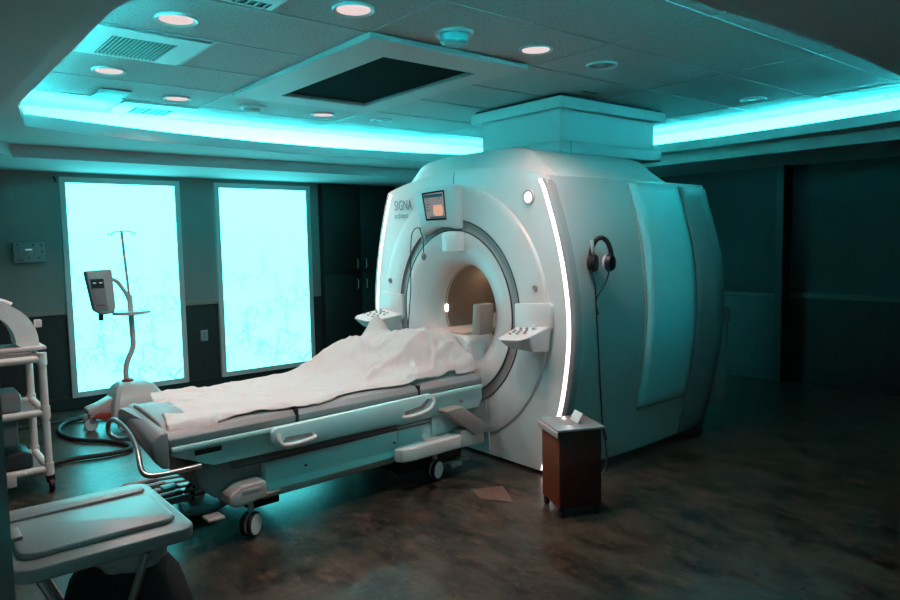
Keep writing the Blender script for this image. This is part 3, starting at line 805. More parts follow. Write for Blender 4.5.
# upper frame
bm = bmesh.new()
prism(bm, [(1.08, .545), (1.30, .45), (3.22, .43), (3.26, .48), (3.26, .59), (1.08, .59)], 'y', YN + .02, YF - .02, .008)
obj('frame', bm, cyan_lit, TB)
bm = bmesh.new(); prism(bm, [(1.075, .565), (3.24, .565), (3.24, .595), (1.075, .595)], 'y', YN - .012, YF + .012, .008); obj('top_rail', bm, cyan_lit, TB)
obj('handle_slot', B(1.20, 1.34, YN + .012, YN + .03, .525, .55), dark, TB)
# foot end cap
bm = bmesh.new()
prism(bm, [(1.065, .49), (1.03, .495), (.99, .54), (.975, .59), (.985, .64), (1.005, .665), (1.03, .678), (1.065, .678)], 'y', YN - .005, YF + .005, .012, 3)
[setattr(v.co, 'x', v.co.x + (v.co.y - YN) * .13) for v in bm.verts]; obj('foot_end_cap', bm, mid_grey, TB)
bm = bmesh.new(); prism(bm, [(3.72, .66), (4.38, .66), (4.34, .69), (4.20, .70), (3.98, .70), (3.78, .69)], 'x', 1.06, 1.24, .012, 3); [setattr(v.co, 'x', v.co.x + (v.co.y - YN) * .085) for v in bm.verts]; obj('foot_saddle', bm, new_mat('saddle_grey', (.22, .23, .23), .45), TB)
# push handle
bm = bmesh.new()
tube(bm, [(1.24, YN - .01, .475), (1.06, YN - .01, .475), (.985, YN + .01, .478), (.96, YN + .05, .50), (.97, YN + .14, .545), (.99, YN + .30, .575), (1.00, YN + .55, .60), (.99, YN + .76, .605), (.975, YN + .84, .59), (.965, YN + .86, .55), (.97, YN + .84, .51), (1.0, YN + .78, .49), (1.08, YN + .74, .485)], .014, 12, 6)
[setattr(v.co, 'x', v.co.x + (v.co.y - YN) * .085 - .02) for v in bm.verts]; obj('push_handle', bm, steel, TB)
# side rails (arm boards) with grab loops
def side_rail(sgn):
    y0 = YN - .055 if sgn > 0 else YF + .02; y1 = y0 + .035
    bm = bmesh.new()
    prism(bm, [(1.60, .58), (1.62, .60), (2.72, .615), (2.76, .60), (2.76, .54), (2.72, .50), (2.60, .475), (1.70, .465), (1.63, .48), (1.60, .52)], 'y', y0, y1, .008)
    r = obj('side_rail', bm, cyan_lit, TB)
    yo = y0 - .006 if sgn > 0 else y1 + .006
    bm = bmesh.new(); tube(bm, [(1.635, yo, .565), (1.63, yo - .012, .53), (1.66, yo - .014, .502), (1.74, yo - .014, .497), (1.84, yo - .010, .505), (1.86, yo + .01, .51)], .013, 10, 5); obj('grab_loop', bm, white, r)
    bm = bmesh.new(); tube(bm, [(2.725, yo, .595), (2.735, yo - .012, .565), (2.70, yo - .014, .525), (2.62, yo - .014, .505), (2.52, yo - .010, .50), (2.50, yo + .01, .50)], .013, 10, 5); obj('grab_loop', bm, white, r)
    bm = bmesh.new(); prism(bm, [(1.66, .515), (1.85, .515), (1.84, .535), (1.68, .54)], 'y', yo + .003, yo + .008); obj('loop_recess', bm, mid_grey, r)
    bm = bmesh.new(); prism(bm, [(2.51, .51), (2.66, .53), (2.71, .57), (2.71, .59), (2.69, .585), (2.64, .55), (2.51, .535)], 'y', yo + .003, yo + .008); obj('loop_recess', bm, mid_grey, r)
side_rail(1); side_rail(-1)
# bellows (lift)
bm = bmesh.new()
for i in range(4): box(bm, 1.42, 2.86, YN + .04 + .008 * (i % 2), YF - .04 - .008 * (i % 2), .392 + i * .011, .400 + i * .011, .002)
box(bm, 1.44, 2.84, YN + .06, YF - .06, .39, .44)
obj('bellows', bm, mid_grey, TB)
# skirt
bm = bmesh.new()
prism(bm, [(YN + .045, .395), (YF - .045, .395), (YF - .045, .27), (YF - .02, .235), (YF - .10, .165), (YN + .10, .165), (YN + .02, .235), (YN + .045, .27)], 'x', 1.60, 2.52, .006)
obj('skirt', bm, cyan_lit, TB)
bm = bmesh.new(); prism(bm, [(2.525, .395), (2.525, .23), (2.62, .19), (2.70, .25), (3.02, .29), (3.05, .43), (2.52, .43)], 'y', YN + .045, YF - .045, .006); obj('skirt_front', bm, cyan_lit, TB)
bm = bmesh.new(); box(bm, 2.80, 3.12, YN + .03, YF - .03, .30, .435, .01); obj('column_head', bm, cyan_lit, TB)
for xx in (1.85, 2.49):
    bm = bmesh.new(); disc(bm, (xx, YN + .035, .32), .006, 'y', 10, .012); obj('screw', bm, dark, TB)
# foot column
bm = bmesh.new(); prism(bm, [(1.22, .43), (1.24, .33), (1.33, .24), (1.60, .22), (1.60, .43)], 'y', YN + .10, YF - .10, .012); obj('foot_column', bm, mid_grey, TB)
for sgn in (1, -1):
    y0, y1 = (YN - .02, YN + .20) if sgn > 0 else (YF - .20, YF + .02)
    bm = bmesh.new(); prism(bm, [(1.355, .225), (1.36, .275), (1.43, .315), (1.565, .315), (1.575, .30), (1.575, .22), (1.40, .20)], 'y', y0, y1, .012, 3)
    h = obj('wheel_housing', bm, light_grey, TB)
    if sgn > 0:
        obj('name_plate', B(1.43, 1.53, y0 - .003, y0 + .002, .270, .292, .001), trimw, h)
    obj('brake_tab', B(1.24, 1.33, y0 + .0, y0 + .09, .165, .180, .004), light_grey, h)
    obj('brake_tab', B(1.56, 1.66, y0 + .01, y0 + .09, .225, .238, .004), light_grey, h)
def caster(x, y, r, parent, ang=0.0, stem_top=.22):
    M = rot_about((x, y, 0), ang, 'Z')
    bm = bmesh.new(); lathe(bm, [(r * .55, -.034), (r * .9, -.034), (r, -.026), (r, -.014), (r * .9, -.008), (r * .5, -.008)], (x, y, r), 'y', 28, True)
    lathe(bm, [(r * .55, .034), (r * .9, .034), (r, .026), (r, .014), (r * .9, .008), (r * .5, .008)], (x, y, r), 'y', 28, True)
    orient(bm, M); wv = obj('caster', bm, black_rub, parent)
    bm = bmesh.new(); lathe(bm, [(r * .82, -.037), (r * .82, .037)], (x, y, r), 'y', 24, True); orient(bm, M); obj('wheel_cover', bm, white, wv)
    bm = bmesh.new(); tube(bm, [(x + .015, y, r + .01), (x + .01, y, r * 2 + .01), (x, y, stem_top)], .016, 10); orient(bm, M); obj('stem', bm, light_grey, wv)
for cx, cy, an in ((1.50, 3.67, .6), (1.47, 4.38, .6), (2.82, 3.66, .35), (2.84, 4.38, .35)): caster(cx, cy, .068, TB, an)
# fairings over the front castors
for sgn in (1, -1):
    y0, y1 = (YN - .07, YN + .16) if sgn > 0 else (YF - .16, YF + .07)
    ya, yb = (y0, y1) if sgn > 0 else (y1, y0)
    bm = bmesh.new(); prism(bm, [(2.46, (ya * 2 + yb) / 3), (2.49, ya + (yb - ya) * .08), (2.56, ya), (2.98, ya), (2.98, yb), (2.62, yb), (2.50, (ya + yb) / 2)], 'z', .205, .295, .014, 3); obj('wheel_fairing', bm, white, TB)
    bm = bmesh.new(); box(bm, 2.985, 3.20, min(ya, yb) + .01, max(ya, yb), .20, .32, .008); obj('dock_arm', bm, light_grey, TB)
    yy0, yy1 = (YN - .075, YN + .13) if sgn > 0 else (YF - .13, YF + .075)
    bm = bmesh.new(); prism(bm, [(2.845, .472), (2.86, .485), (2.99, .485), (3.27, .285), (3.25, .275), (3.10, .268)], 'y', yy0, yy1, .006); obj('dock_flap', bm, taupe, TB)
# foot pedals
PED = [(1.25, 4.70), (1.26, 4.58), (1.27, 4.46), (1.28, 4.35), (1.29, 4.24)]
for i, (px, py) in enumerate(PED):
    bm = bmesh.new()
    tube(bm, [(1.70, py * .5 + 4.1 * .5, .15), (1.55, py * .8 + 4.1 * .2, .115), (px + .05, py, .10)], .009, 8, 4)
    pd = obj('foot_pedal', bm, mid_grey, TB)
    bm = bmesh.new()
    tube(bm, [(px - .115, py + .0, .10), (px - .10, py, .10), (px + .09, py, .10), (px + .105, py, .10)], [.014, .026, .026, .014], 10, 0, flat=.8)
    obj('pedal_pad', bm, (taupe if i == 4 else mid_grey), pd)
bm = bmesh.new(); prism(bm, [(1.30, 4.12), (1.42, 4.05), (1.62, 4.15), (1.62, 4.7), (1.45, 4.7)], 'z', .03, .045, .005); obj('pedal_plate', bm, mid_grey, TB)
bm = bmesh.new(); box(bm, 1.60, 1.8, 3.90, 4.30, .05, .18, .01); obj('pedal_box', bm, dark, TB)
bm = bmesh.new(); box(bm, 2.60, 3.15, YN + .12, YF - .12, .05, .28, .02); obj('dock_base', bm, dark, TB)
for yy, xx in ((3.66, 3.0), (3.72, 3.13)): obj('dock_pedal', B(xx - .05, xx + .05, yy - .03, yy + .03, .05, .075, .006), taupe, TB)
# socket details on the near front rail
bm = bmesh.new(); disc(bm, (3.05, YN - .0, .50), .010, 'y', 12, .02); obj('rail_knob', bm, mid_grey, TB)
TB.rotation_euler = (0, 0, math.radians(2.0))

# ================================================================== SHEET
def fbm(x, y, s, o=4):
    v = 0; a = 1; t = 0
    for k in range(o): v += a * noise.noise(Vector((x * s, y * s, 3.7 * k))); t += a; a *= .5; s *= 2
    return v / t
def sstep(a, b, x):
    t = min(1, max(0, (x - a) / (b - a))); return t * t * (3 - 2 * t)
bm = bmesh.new(); NX, NY = 190, 90; G = []
for i in range(NX + 1):
    u = i / NX; row = []
    X = 1.10 + u * 2.17
    # near and far edges of the cloth
    near = 3.60 + .05 * sstep(.25, .0, u) * 0 + .035 * fbm(X, 0, 2.2) + .06 * sstep(.30, .55, u) * (1 - sstep(.85, .95, u)) + .02 * math.sin(X * 9)
    if u > .86: near += .10 * (u - .86) / .14
    far = 4.46 + .05 * fbm(X, 5, 2.0)
    for j in range(NY + 1):
        v = j / NY; Y = near + (far - near) * v
        xx = X + (.02 * fbm(X, Y, 3)) + (.16 * (v) if u < .12 else .16 * v * max(0, 1 - (u - .12) / .2)) * 1.0 - (.05 * v * sstep(.8, 1, u))
        z = .690 + .012 * fbm(X, Y, 3.0) + .006 * fbm(X, Y, 11)
        ridge = 1 - abs(fbm(X * 1.0 + Y * .9, Y * .5 - X * .2, 2.6, 3)) * 3.2
        amp = .012 + .038 * sstep(2.25, 2.75, X)
        z += amp * .6 * max(0, ridge)
        # pile over the pads at the head end
        hgt = .205 * sstep(2.32, 2.95, X + .55 * (Y - 4.05)) * sstep(3.60, 3.98, Y)
        hgt *= 1 - .10 * sstep(4.3, 4.5, Y)
        z += hgt
        z += .15 * math.exp(-((X - 2.92) / .09) ** 2 - ((Y - 4.42) / .10) ** 2)
        z -= .05 * math.exp(-((X - 3.02) / .06) ** 2 - ((Y - 4.30) / .14) ** 2)
        z += .05 * math.exp(-((X - 3.0) / .22) ** 2 - ((Y - 4.1) / .18) ** 2)
        f1 = 1 - abs(math.sin((X * 1.0 - Y * 1.3) * 8 + 4.5 * fbm(X, Y, 1.8))); f2 = 1 - abs(math.sin((X * 1.2 + Y * .9) * 7 + 5 * fbm(X, Y, 2.3)))
        m = sstep(2.3, 2.7, X) * sstep(0, .12, v)
        z += (.020 * f1 ** 2 + .014 * f2 ** 2.5) * m + (.006 * f1 ** 3 + .005 * f2 ** 3) * (1 - m) - .004 * m
        z += .0025 * math.sin((X - Y) * 60 + 9 * fbm(X, Y, 4)) * m
        fold = math.sin((X * .35 + Y) * 26 + 3 * fbm(X, Y, 1.6)); z += .0035 * fold
        # drape at the near edge
        e = min(1, v / .06); z -= (.055 * (1 - e) ** 1.5) * (1 if (u < .12 or u > .9) else .35)
        zmin = .682 if Y > 3.64 else .682 - (3.64 - Y) * .8
        row.append(bm.verts.new((xx, Y, max(z, zmin))))
    G.append(row)
for a, b in zip(G, G[1:]):
    for j in range(NY): bm.faces.new((a[j], a[j + 1], b[j + 1], b[j]))
sh = obj('bed_sheet', bm, sheet_m, smooth=80)
md = sh.modifiers.new('thick', 'SOLIDIFY'); md.thickness = .004; md.offset = 1
tag(sh, 'crumpled white cotton sheet spread along the patient table', 'sheet')
# cushions at the head end
t = thing('arm_rest', 'rounded white arm rest sticking out beyond the sheet, under the left control shelf', 'arm rest', (2.93, 4.55, .66))
bm = bmesh.new(); bmesh.ops.create_uvsphere(bm, u_segments=24, v_segments=14, radius=.1)
orient(bm, Matrix.Translation((2.93, 4.66, .81)) @ Matrix.Diagonal((1.3, 1.0, .48, 1))); obj('pad', bm, white, t)
bm = bmesh.new(); tube(bm, [(2.93, 4.66, .79), (2.93, 4.62, .66), (2.93, 4.47, .60), (2.93, 4.38, .60)], .016, 10, 4); obj('bracket', bm, steel, t)
bm = bmesh.new(); box(bm, 3.32, 3.45, 3.70, 3.79, .925, 1.145, .012, 2)
for v in bm.verts: v.co.x += .012 * math.sin(v.co.z * 40)
tag(obj('foam_block', bm, new_mat('grey_vinyl', (.26, .21, .185), .4)), 'upright grey vinyl foam block at the right of the bore opening', 'foam block')
bm = bmesh.new(); t2 = bmesh.new(); bmesh.ops.create_cone(t2, cap_ends=True, segments=20, radius1=.10, radius2=.04, depth=.10)
merge(bm, t2, Matrix.Translation((3.75, 4.0, .98)) @ Matrix.Diagonal((1.4, 1, 1, 1))); bmesh.ops.bevel(bm, geom=bm.edges[:], offset=.01, segments=2, affect='EDGES')
tag(obj('head_rest', bm, new_mat('peach_foam', (.62, .46, .37), .7)), 'small pale peach head rest on the cradle inside the bore', 'head rest')

# ================================================================== HEADPHONES + MIC
t = thing('headphones', 'black headphones with white ear cushion hanging on the scanner flank', 'headphones', (3.86, HY - .06, 1.36))
hx, hy, hz = 3.655, HY - .085, 1.44
bm = bmesh.new(); pts = []
for i in range(17):
    a = PI * (1.02 - i / 16 * 1.04)
    pts.append((hx + .02 + .050 * math.cos(a), hy - .010 - .045 * math.cos(a), hz + .03 + .135 * math.sin(a)))
tube(bm, pts, .016, 12, 0, flat=1.0); obj('headband', bm, dark, t)
def ear(cx, cy, ang, front):
    bm = bmesh.new(); lathe(bm, [(.022, -.030), (.040, -.024), (.047, -.004), (.047, .006)], (0, 0, 0), 'x', 28, True)
    M = Matrix.Translation((cx, cy, hz)) @ Matrix.Rotation(ang, 4, 'Z') @ Matrix.Diagonal((1, 1.15, 1.25, 1)); orient(bm, M); e = obj('ear_cup', bm, dark, t)
    bm = bmesh.new(); lathe(bm, [(.020, .008), (.042, .006), (.046, .014), (.042, .026), (.02, .028)], (0, 0, 0), 'x', 28, True); orient(bm, M)
    obj('ear_cushion', bm, white if front else dark, e)
ear(hx + .055, hy - .050, math.radians(98), True); ear(hx - .015, hy + .030, math.radians(-70), False)
bm = bmesh.new()
tube(bm, [(hx - .035, hy + .03, hz - .05), (hx - .03, hy, 1.30), (hx - .02, hy, 1.18), (hx - .01, hy - .01, .9), (hx + .0, hy - .02, .6), (hx + .03, HY - .10, .35), (hx + .04, HY - .12, .20), (hx + .02, HY - .13, .08), (hx - .06, HY - .12, .012)], .006, 8, 6)
tube(bm, [(hx + .07, hy - .04, hz - .05), (hx + .05, hy - .02, 1.30), (hx - .01, hy + .005, 1.20), (hx + .0, hy - .005, 1.1)], .005, 8, 6)
obj('cord', bm, dark, t)
bm = bmesh.new(); tube(bm, [(hx + .032, HY - .10, .34), (hx + .04, HY - .115, .26)], .012, 10); obj('cord_connector', bm, dark, t)
t = thing('gooseneck_microphone', 'small black microphone on a curved cable hanging above the bore', 'microphone', (3.38, 4.38, 1.4))
bm = bmesh.new(); tube(bm, [(3.372, 4.42, 1.695), (3.33, 4.40, 1.71), (3.31, 4.365, 1.68), (3.31, 4.335, 1.62), (3.31, 4.33, 1.50)], .0045, 8, 6); obj('stalk', bm, dark, t)
bm = bmesh.new(); bmesh.ops.create_uvsphere(bm, u_segments=16, v_segments=10, radius=.02); orient(bm, Matrix.Translation((3.31, 4.33, 1.485)) @ Matrix.Diagonal((1, 1, 1.5, 1))); obj('capsule', bm, mid_grey, t)
bm = bmesh.new(); tube(bm, [(3.372, 4.42, 1.695), (3.345, 4.46, 1.71), (3.33, 4.505, 1.66), (3.33, 4.53, 1.5), (3.34, 4.55, 1.25), (3.34, 4.585, 1.0), (3.34, 4.62, .80)], .004, 8, 6); obj('cable', bm, dark, t)

# ================================================================== WASTE BIN
bx, by, ba = 3.12, 2.69, math.radians(-25)
t = thing('waste_bin', 'small red-brown wooden bin on casters with a metal flip lid, by the scanner corner', 'bin', (0, 0, 0))
t.location = (bx, by, 0)
Mb = rot_about((bx, by, 0), ba, 'Z')
def bobj(name, bm, mat, par, **k): orient(bm, Mb); return obj(name, bm, mat, par, **k)
W = .13
bobj('body', B(bx - W, bx + W, by - W, by + W, .055, .505, .004), bin_front, t)
bobj('shaded_side_panel', B(bx - W + .004, bx + W + .001, by - W - .004, by - W + .002, .058, .502, .001), bin_side, t)  # thin sheet that gives this face its painted shade
bm = bmesh.new(); box(bm, bx - W - .015, bx + W + .02, by - W - .02, by + W + .015, .507, .522, .004)
lid = bobj('lid', bm, new_mat('lid_metal', (.62, .63, .63), .22, .55), t)
bobj('lid_edge', B(bx - W - .019, bx - W - .012, by - W - .02, by + W + .015, .475, .510, .002), light_grey, lid)
bobj('slot', B(bx - .065, bx + .015, by - .055, by + .055, .520, .5235), mid_grey, lid)
bm = bmesh.new(); box(bm, bx + .018, bx + .022, by - .055, by + .055, .524, .59, .001); orient(bm, rot_about((bx + .02, by, .524), math.radians(30), 'Y')); bobj('flap', bm, white, lid)
for i, (dx, dy) in enumerate(((-1, -1), (1, -1), (-1, 1), (1, 1))):
    cx, cy = bx + dx * (W - .02), by + dy * (W - .02)
    bm = bmesh.new(); lathe(bm, [(.014, -.012), (.024, -.010), (.024, .010), (.014, .012)], (cx, cy, .024), 'x', 18, True); box(bm, cx - .015, cx + .015, cy - .012, cy + .012, .035, .056, .003)
    bobj('caster', bm, black_rub, t)

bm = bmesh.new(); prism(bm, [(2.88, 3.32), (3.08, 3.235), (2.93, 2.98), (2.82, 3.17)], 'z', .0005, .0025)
tag(obj('floor_patch', bm, beige, smooth=0), 'tan four-sided patch lying on the floor before the scanner', 'floor patch')  # thin tan quad just above the floor

# ================================================================== INJECTOR STAND
ox, oy = 1.73, 6.75
t = thing('injector_stand', 'wheeled stand with bent pole and grey injector head, before the glowing panel', 'injector stand', (ox, oy, 0))
bm = bmesh.new()
def loftq(bm, secs):
    rr = [[bm.verts.new(p) for p in s] for s in secs]
    for a, b in zip(rr, rr[1:]):
        for i in range(len(a)): bm.faces.new((a[i], a[(i + 1) % len(a)], b[(i + 1) % len(b)], b[i]))
    bm.faces.new(rr[0][::-1]); bm.faces.new(rr[-1])
def rect(x0, x1, y0, y1, z, c=.03): return [(x0 + c, y0, z), (x1 - c, y0, z), (x1, y0 + c, z), (x1, y1 - c, z), (x1 - c, y1, z), (x0 + c, y1, z), (x0, y1 - c, z), (x0, y0 + c, z)]
loftq(bm, [rect(ox - .19, ox + .30, oy - .26, oy + .18, .09), rect(ox - .17, ox + .28, oy - .24, oy + .17, .22), rect(ox - .12, ox + .20, oy - .14, oy + .13, .345), rect(ox - .08, ox + .13, oy - .08, oy + .08, .385)])
obj('base_cover', bm, new_mat('stand_white', (.5, .5, .49), .4), t, smooth=30)
bm = bmesh.new(); prism(bm, [(ox - .36, .14), (ox - .17, .10), (ox - .15, .27), (ox - .26, .22), (ox - .36, .19)], 'y', oy - .08, oy + .08, .015); obj('base_arm', bm, light_grey, t)
bm = bmesh.new(); prism(bm, [(ox - .34, .12), (ox - .17, .06), (ox - .15, .13), (ox - .26, .155)], 'y', oy - .14, oy - .075, .01); obj('orange_bumper', bm, orange_p, t)
for dx, dy in ((-.34, -.08), (-.12, -.28), (.20, -.22), (.20, .15), (-.30, .18)):
    bm = bmesh.new(); lathe(bm, [(.02, -.018), (.05, -.016), (.055, -.008), (.055, .008), (.05, .016), (.02, .018)], (ox + dx, oy + dy, .055), 'y', 24, True)
    cw = obj('caster', bm, light_grey, t)
    obj('caster_fork', B(ox + dx - .012, ox + dx + .03, oy + dy - .03, oy + dy + .03, .07, .13, .006), mid_grey, cw)
bm = bmesh.new(); lathe(bm, [(.05, .38), (.05, .40), (.035, .41)], (ox, oy, 0), 'z', 20, True); obj('pole_collar', bm, orange_p, t)
bm = bmesh.new(); tube(bm, [(ox - .01, oy, .40), (ox - .01, oy, .48), (ox + .005, oy, .56), (ox + .05, oy, .66), (ox + .065, oy, .72), (ox + .065, oy, .80), (ox + .06, oy, 1.05), (ox + .055, oy, 1.17)], .024, 14, 5); obj('lower_pole', bm, light_grey, t)
bm = bmesh.new(); tube(bm, [(ox + .055, oy, 1.15), (ox + .02, oy, 1.75)], .012, 12); obj('upper_pole', bm, light_grey, t)
bm = bmesh.new(); tube(bm, [(ox - .09, oy, 1.73), (ox - .085, oy, 1.715), (ox - .065, oy, 1.715), (ox - .055, oy, 1.735), (ox + .02, oy, 1.745), (ox + .10, oy, 1.74), (ox + .11, oy, 1.72), (ox + .13, oy, 1.72), (ox + .135, oy, 1.74)], .005, 8, 3); obj('bag_hooks', bm, mid_grey, t)
bm = bmesh.new(); tube(bm, [(ox + .058, oy, 1.10), (ox + .02, oy, 1.20), (ox - .05, oy - .01, 1.30), (ox - .12, oy - .02, 1.325)], .018, 12, 5); obj('head_arm', bm, light_grey, t)
bm = bmesh.new(); lathe(bm, [(.05, 0), (.10, .008), (.10, .022), (.05, .026)], (0, 0, 0), 'z', 28, True); orient(bm, Matrix.Translation((ox + .06, oy - .02, .985)) @ Matrix.Diagonal((1.6, 1.3, 1.6, 1))); obj('tray', bm, light_grey, t)
bm = bmesh.new()
prism(bm, [(ox - .315, 1.40), (ox - .10, 1.41), (ox - .085, 1.08), (ox - .10, 1.02), (ox - .20, 1.01), (ox - .26, 1.05)], 'y', oy - .10, oy + .02, .02, 3)
hd = obj('injector_head', bm, new_mat('head_grey', (.36, .38, .38), .4), t)
bm = bmesh.new(); prism(bm, [(ox - .285, 1.335), (ox - .175, 1.335), (ox - .150, 1.05), (ox - .24, 1.05)], 'y', oy - .108, oy - .098, .004); obj('front_panel', bm, mid_grey, hd)
bm = bmesh.new(); prism(bm, [(ox - .285, 1.33), (ox - .18, 1.33), (ox - .175, 1.25), (ox - .275, 1.25)], 'y', oy - .111, oy - .106); obj('display', bm, dark, hd)
for a in (ox - .265, ox - .215): obj('display_digits', B(a, a + .025, oy - .1125, oy - .110, 1.293, 1.300), emit_mat('cyan_digits', (.5, .85, .9), .8), hd)
obj('label_strip', B(ox - .245, ox - .17, oy - .1105, oy - .107, 1.095, 1.103), orange_p, hd)
bm = bmesh.new(); lathe(bm, [(.02, .96), (.022, 1.02)], (ox - .20, oy - .04, 0), 'z', 16, True); obj('syringe_port', bm, dark, hd)

# black hose on the floor
bm = bmesh.new()
tube(bm, [(.85, 5.75, .02), (1.05, 5.80, .02), (1.30, 5.75, .02), (1.47, 5.78, .02), (1.48, 5.95, .02), (1.38, 6.15, .02), (1.20, 6.40, .02), (1.15, 6.75, .02), (1.25, 7.05, .02), (1.45, 7.1, .025), (1.7, 6.95, .03)], .018, 10, 8)
tag(obj('hose', bm, black_rub), 'thick black hose curving over the floor from the cart to the stand', 'hose')
bm = bmesh.new(); tube(bm, [(.6, 7.2, .015), (1.1, 7.15, .015), (1.5, 7.25, .015), (2.0, 7.25, .015), (2.6, 7.0, .015)], .010, 8, 6)
tag(obj('cable', bm, black_rub), 'thin black cable on the floor along the wall under the panels', 'cable')

# ================================================================== PIPE CART
t = thing('pipe_cart', 'white plastic pipe cart with mesh shelves and black casters at far left', 'cart', (.35, 5.45, 0))
cx0, cx1, cy0, cy1 = -.15, .815, 5.2, 5.72
PR = .024
for i, (xx, yy) in enumerate(((cx0, cy0), (cx1, cy0), (cx0, cy1), (cx1, cy1))):
    bm = bmesh.new(); tube(bm, [(xx, yy, .11), (xx, yy, .90)], PR, 14)
    for z in (.15, .53, .885):
        lathe(bm, [(PR + .006, z - .04), (PR + .006, z + .04)], (xx, yy, 0), 'z', 16, True)
    obj('leg', bm, pvc, t)
    bm = bmesh.new(); lathe(bm, [(.02, -.014), (.042, -.012), (.042, .012), (.02, .014)], (xx + .01, yy, .042), 'x', 20, True); box(bm, xx - .02, xx + .03, yy - .02, yy + .02, .06, .115, .006); obj('caster', bm, black_rub, t)
for z in (.15, .53, .885):
    bm = bmesh.new()
    tube(bm, [(cx0, cy0, z), (cx1, cy0, z)], PR, 12); tube(bm, [(cx0, cy1, z + (.03 if z > .8 else 0)), (cx1, cy1, z + (.03 if z > .8 else 0))], PR, 12)
    tube(bm, [(cx0, cy0, z), (cx0, cy1, z)], PR, 12); tube(bm, [(cx1, cy0, z), (cx1, cy1, z)], PR, 12)
    sr = obj('shelf_rail', bm, pvc, t)
    bm = bmesh.new(); box(bm, cx0 + .02, cx1 - .02, cy0 + .02, cy1 - .02, z - .012, z - .002, .002); obj('shelf_mesh', bm, new_mat('mesh_fabric', (.20, .22, .22), .8), sr)
# things on the cart
t = thing('head_coil', 'white arched head coil lying on top of the pipe cart', 'head coil', (.60, 5.42, .91))
bm = bmesh.new()
outer = []; inner = []
for i in range(19):
    a = PI * (1 - i / 18); outer.append((.52 + .265 * math.cos(a), .98 + .285 * math.sin(a))); inner.append((.49 + .165 * math.cos(a), .98 + .205 * math.sin(a)))
outer = [(.255, .955)] + outer + [(.785, .955)]; 
poly = outer + [(.70, .955)] + inner[::-1] + [(.30, .955)]
prism(bm, poly, 'y', 5.30, 5.52, 0); obj('arch', bm, white, t, smooth=30)
obj('base_plate', B(.20, .82, 5.26, 5.56, .937, .962, .008), light_grey, t)
bm = bmesh.new(); tube(bm, [(.36, 5.42, 1.245), (.38, 5.42, 1.285), (.55, 5.42, 1.285), (.66, 5.42, 1.24)], .012, 8, 4); obj('carry_handle', bm, white, t)
obj('latch', B(.775, .815, 5.34, 5.40, 1.08, 1.13, .006), light_grey, t)
bm = bmesh.new(); box(bm, .30, .52, 5.30, 5.42, .965, 1.09, .02); orient(bm, rot_about((.41, 5.36, 1.02), .5, 'Y')); obj('neck_support', bm, white, t)
for i, (z, m_, lb) in enumerate(((.900, taupe, 'thin taupe pad directly on the cart top, lower of two under the head coil'), (.918, light_grey, 'thin pale pad directly beneath the white head coil base'))):
    tag(obj('foam_pad', B(.10, .80 - i * .03, 5.25, 5.62, z + .001, z + .017, .004), m_), lb, 'pad', 'pads under the head coil')
bm = bmesh.new(); box(bm, .30, .70, 5.30, 5.6, .533, .66, .02); tag(obj('storage_case', bm, mid_grey), 'grey case on the middle shelf of the pipe cart', 'case')
bm = bmesh.new(); box(bm, .45, .56, 5.27, 5.4, .665, .78, .01); tag(obj('supply_box', bm, light_grey), 'small pale box standing on the case in the pipe cart', 'box')
bm = bmesh.new(); prism(bm, [(.45, .153), (.74, .153), (.74, .25), (.68, .28), (.60, .27), (.50, .20)], 'y', 5.27, 5.55, .02, 3); tag(obj('bag', bm, new_mat('dark_bag', (.02, .03, .032), .5)), 'crumpled dark bag on the lowest shelf of the pipe cart', 'bag')
bm = bmesh.new(); box(bm, .53, .62, 5.13, 5.16, .09, .175, .006); tag(obj('hanging_tag', bm, light_grey), 'pale tag hanging from the lowest rail of the pipe cart', 'tag')
bm = bmesh.new(); box(bm, .36, .66, 5.24, 5.3, .33, .50, .012); tag(obj('storage_basket', bm, new_mat('teal_basket', (.12, .18, .19), .5)), 'teal basket behind the front rail of the pipe cart', 'basket')


for o_ in list(COL.objects):
    if o_.name.split('.')[0] == 'head_coil': o_.location.x += .035; o_.location.y -= .02
# ================================================================== LAUNDRY HAMPER
t = thing('laundry_hamper', 'laundry hamper with a large pale plastic lid over a dark bag, bottom left corner', 'hamper', (.43, 2.08, 0))
lx0, lx1, ly0, ly1, lz = .20, .63, 1.85, 2.33, .85
def rrect(x0, x1, y0, y1, r, n=6):
    P = []
    for cx, cy, a0 in ((x1 - r, y1 - r, 0), (x0 + r, y1 - r, PI / 2), (x0 + r, y0 + r, PI), (x1 - r, y0 + r, 1.5 * PI)):
        for i in range(n + 1): a = a0 + PI / 2 * i / n; P.append((cx + r * math.cos(a), cy + r * math.sin(a)))
    return P
bm = bmesh.new(); prism(bm, rrect(lx0, lx1, ly0, ly1, .05), 'z', lz - .035, lz, .008, 3)
lid = obj('lid', bm, new_mat('lid_plastic', (.36, .40, .40), .33), t)
bm = bmesh.new(); prism(bm, rrect(.225, .60, 1.915, 2.17, .04), 'z', lz - .004, lz + .014, .010, 3); obj('raised_panel', bm, MATS['lid_plastic'], lid, smooth=45)
bm = bmesh.new(); prism(bm, rrect(.215, .605, 2.215, 2.305, .03), 'z', lz - .004, lz + .008, .006, 3); obj('raised_rib', bm, MATS['lid_plastic'], lid, smooth=45)
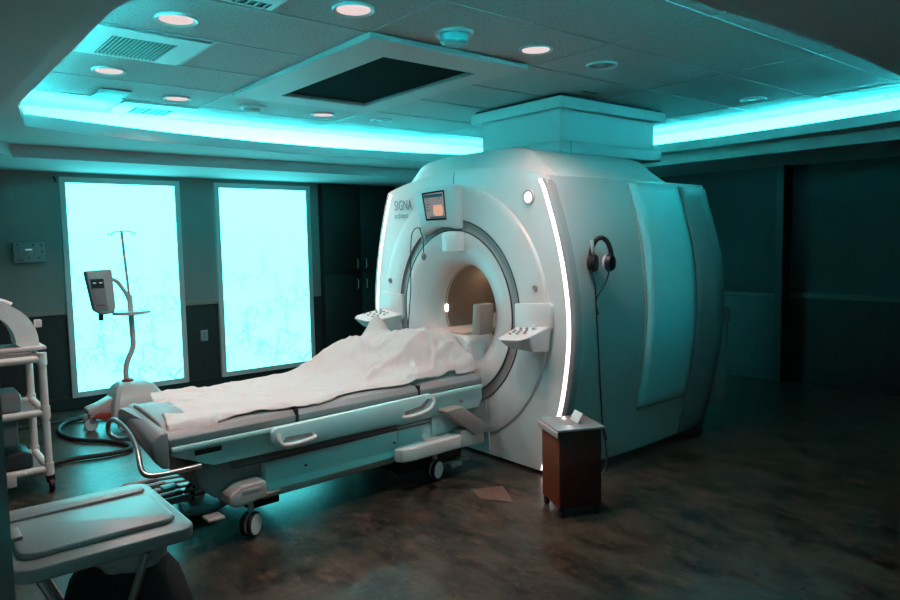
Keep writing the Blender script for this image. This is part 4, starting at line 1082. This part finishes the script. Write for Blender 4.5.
bm = bmesh.new(); prism(bm, [(.555, 2.195), (.585, 2.185), (.58, 2.21)], 'z', lz + .0005, lz + .003); obj('small_mark', bm, taupe, lid, smooth=0)
obj('hinge', B(.215, .25, 2.03, 2.11, lz + .012, lz + .024, .003), taupe, lid)
bm = bmesh.new(); lathe(bm, [(.075, .745), (.088, .755), (.093, .775), (.09, .80), (.085, .82)], (.49, 1.985, 0), 'z', 48, True)
for v in bm.verts:
    a = math.atan2(v.co.y - 1.985, v.co.x - .49); k = 1 + .05 * math.sin(a * 9 + v.co.z * 90); v.co.x = .49 + (v.co.x - .49) * k; v.co.y = 1.985 + (v.co.y - 1.985) * k
obj('bag_liner', bm, liner_m, t)
bm = bmesh.new(); lathe(bm, [(.08, .22), (.16, .26), (.18, .42), (.17, .60), (.14, .70), (.10, .76)], (.48, 2.02, 0), 'z', 48, True)
for v in bm.verts:
    a = math.atan2(v.co.y - 2.02, v.co.x - .48); k = 1 + .025 * math.sin(a * 9 + v.co.z * 6); v.co.x = .48 + (v.co.x - .48) * k; v.co.y = 2.02 + (v.co.y - 2.02) * k
obj('bag', bm, teal_bag, t)
for yy in (1.865, 2.30):
    bm = bmesh.new(); tube(bm, [(.22, yy, .05), (.50, yy, .81)], .011, 10); obj('leg', bm, steel, t)
    bm = bmesh.new(); tube(bm, [(.58, yy + .012, .05), (.26, yy + .012, .81)], .011, 10); obj('leg', bm, steel, t)
bm = bmesh.new()
for xx in (.22, .58): tube(bm, [(xx, 1.865, .05), (xx, 2.30, .05)], .011, 10)
obj('base_bar', bm, steel, t)
for xx in (.22, .58):
    for yy in (1.865, 2.30):
        bm = bmesh.new(); lathe(bm, [(.012, -.01), (.026, -.009), (.026, .009), (.012, .01)], (xx, yy, .026), 'x', 18, True); obj('caster', bm, black_rub, t)
for (xx, yy, zz) in ((.435, 1.85, .695), (.345, 1.85, .695)):
    bm = bmesh.new(); disc(bm, (xx, yy, zz), .010, 'y', 14, .006); obj('snap', bm, trimw, t)
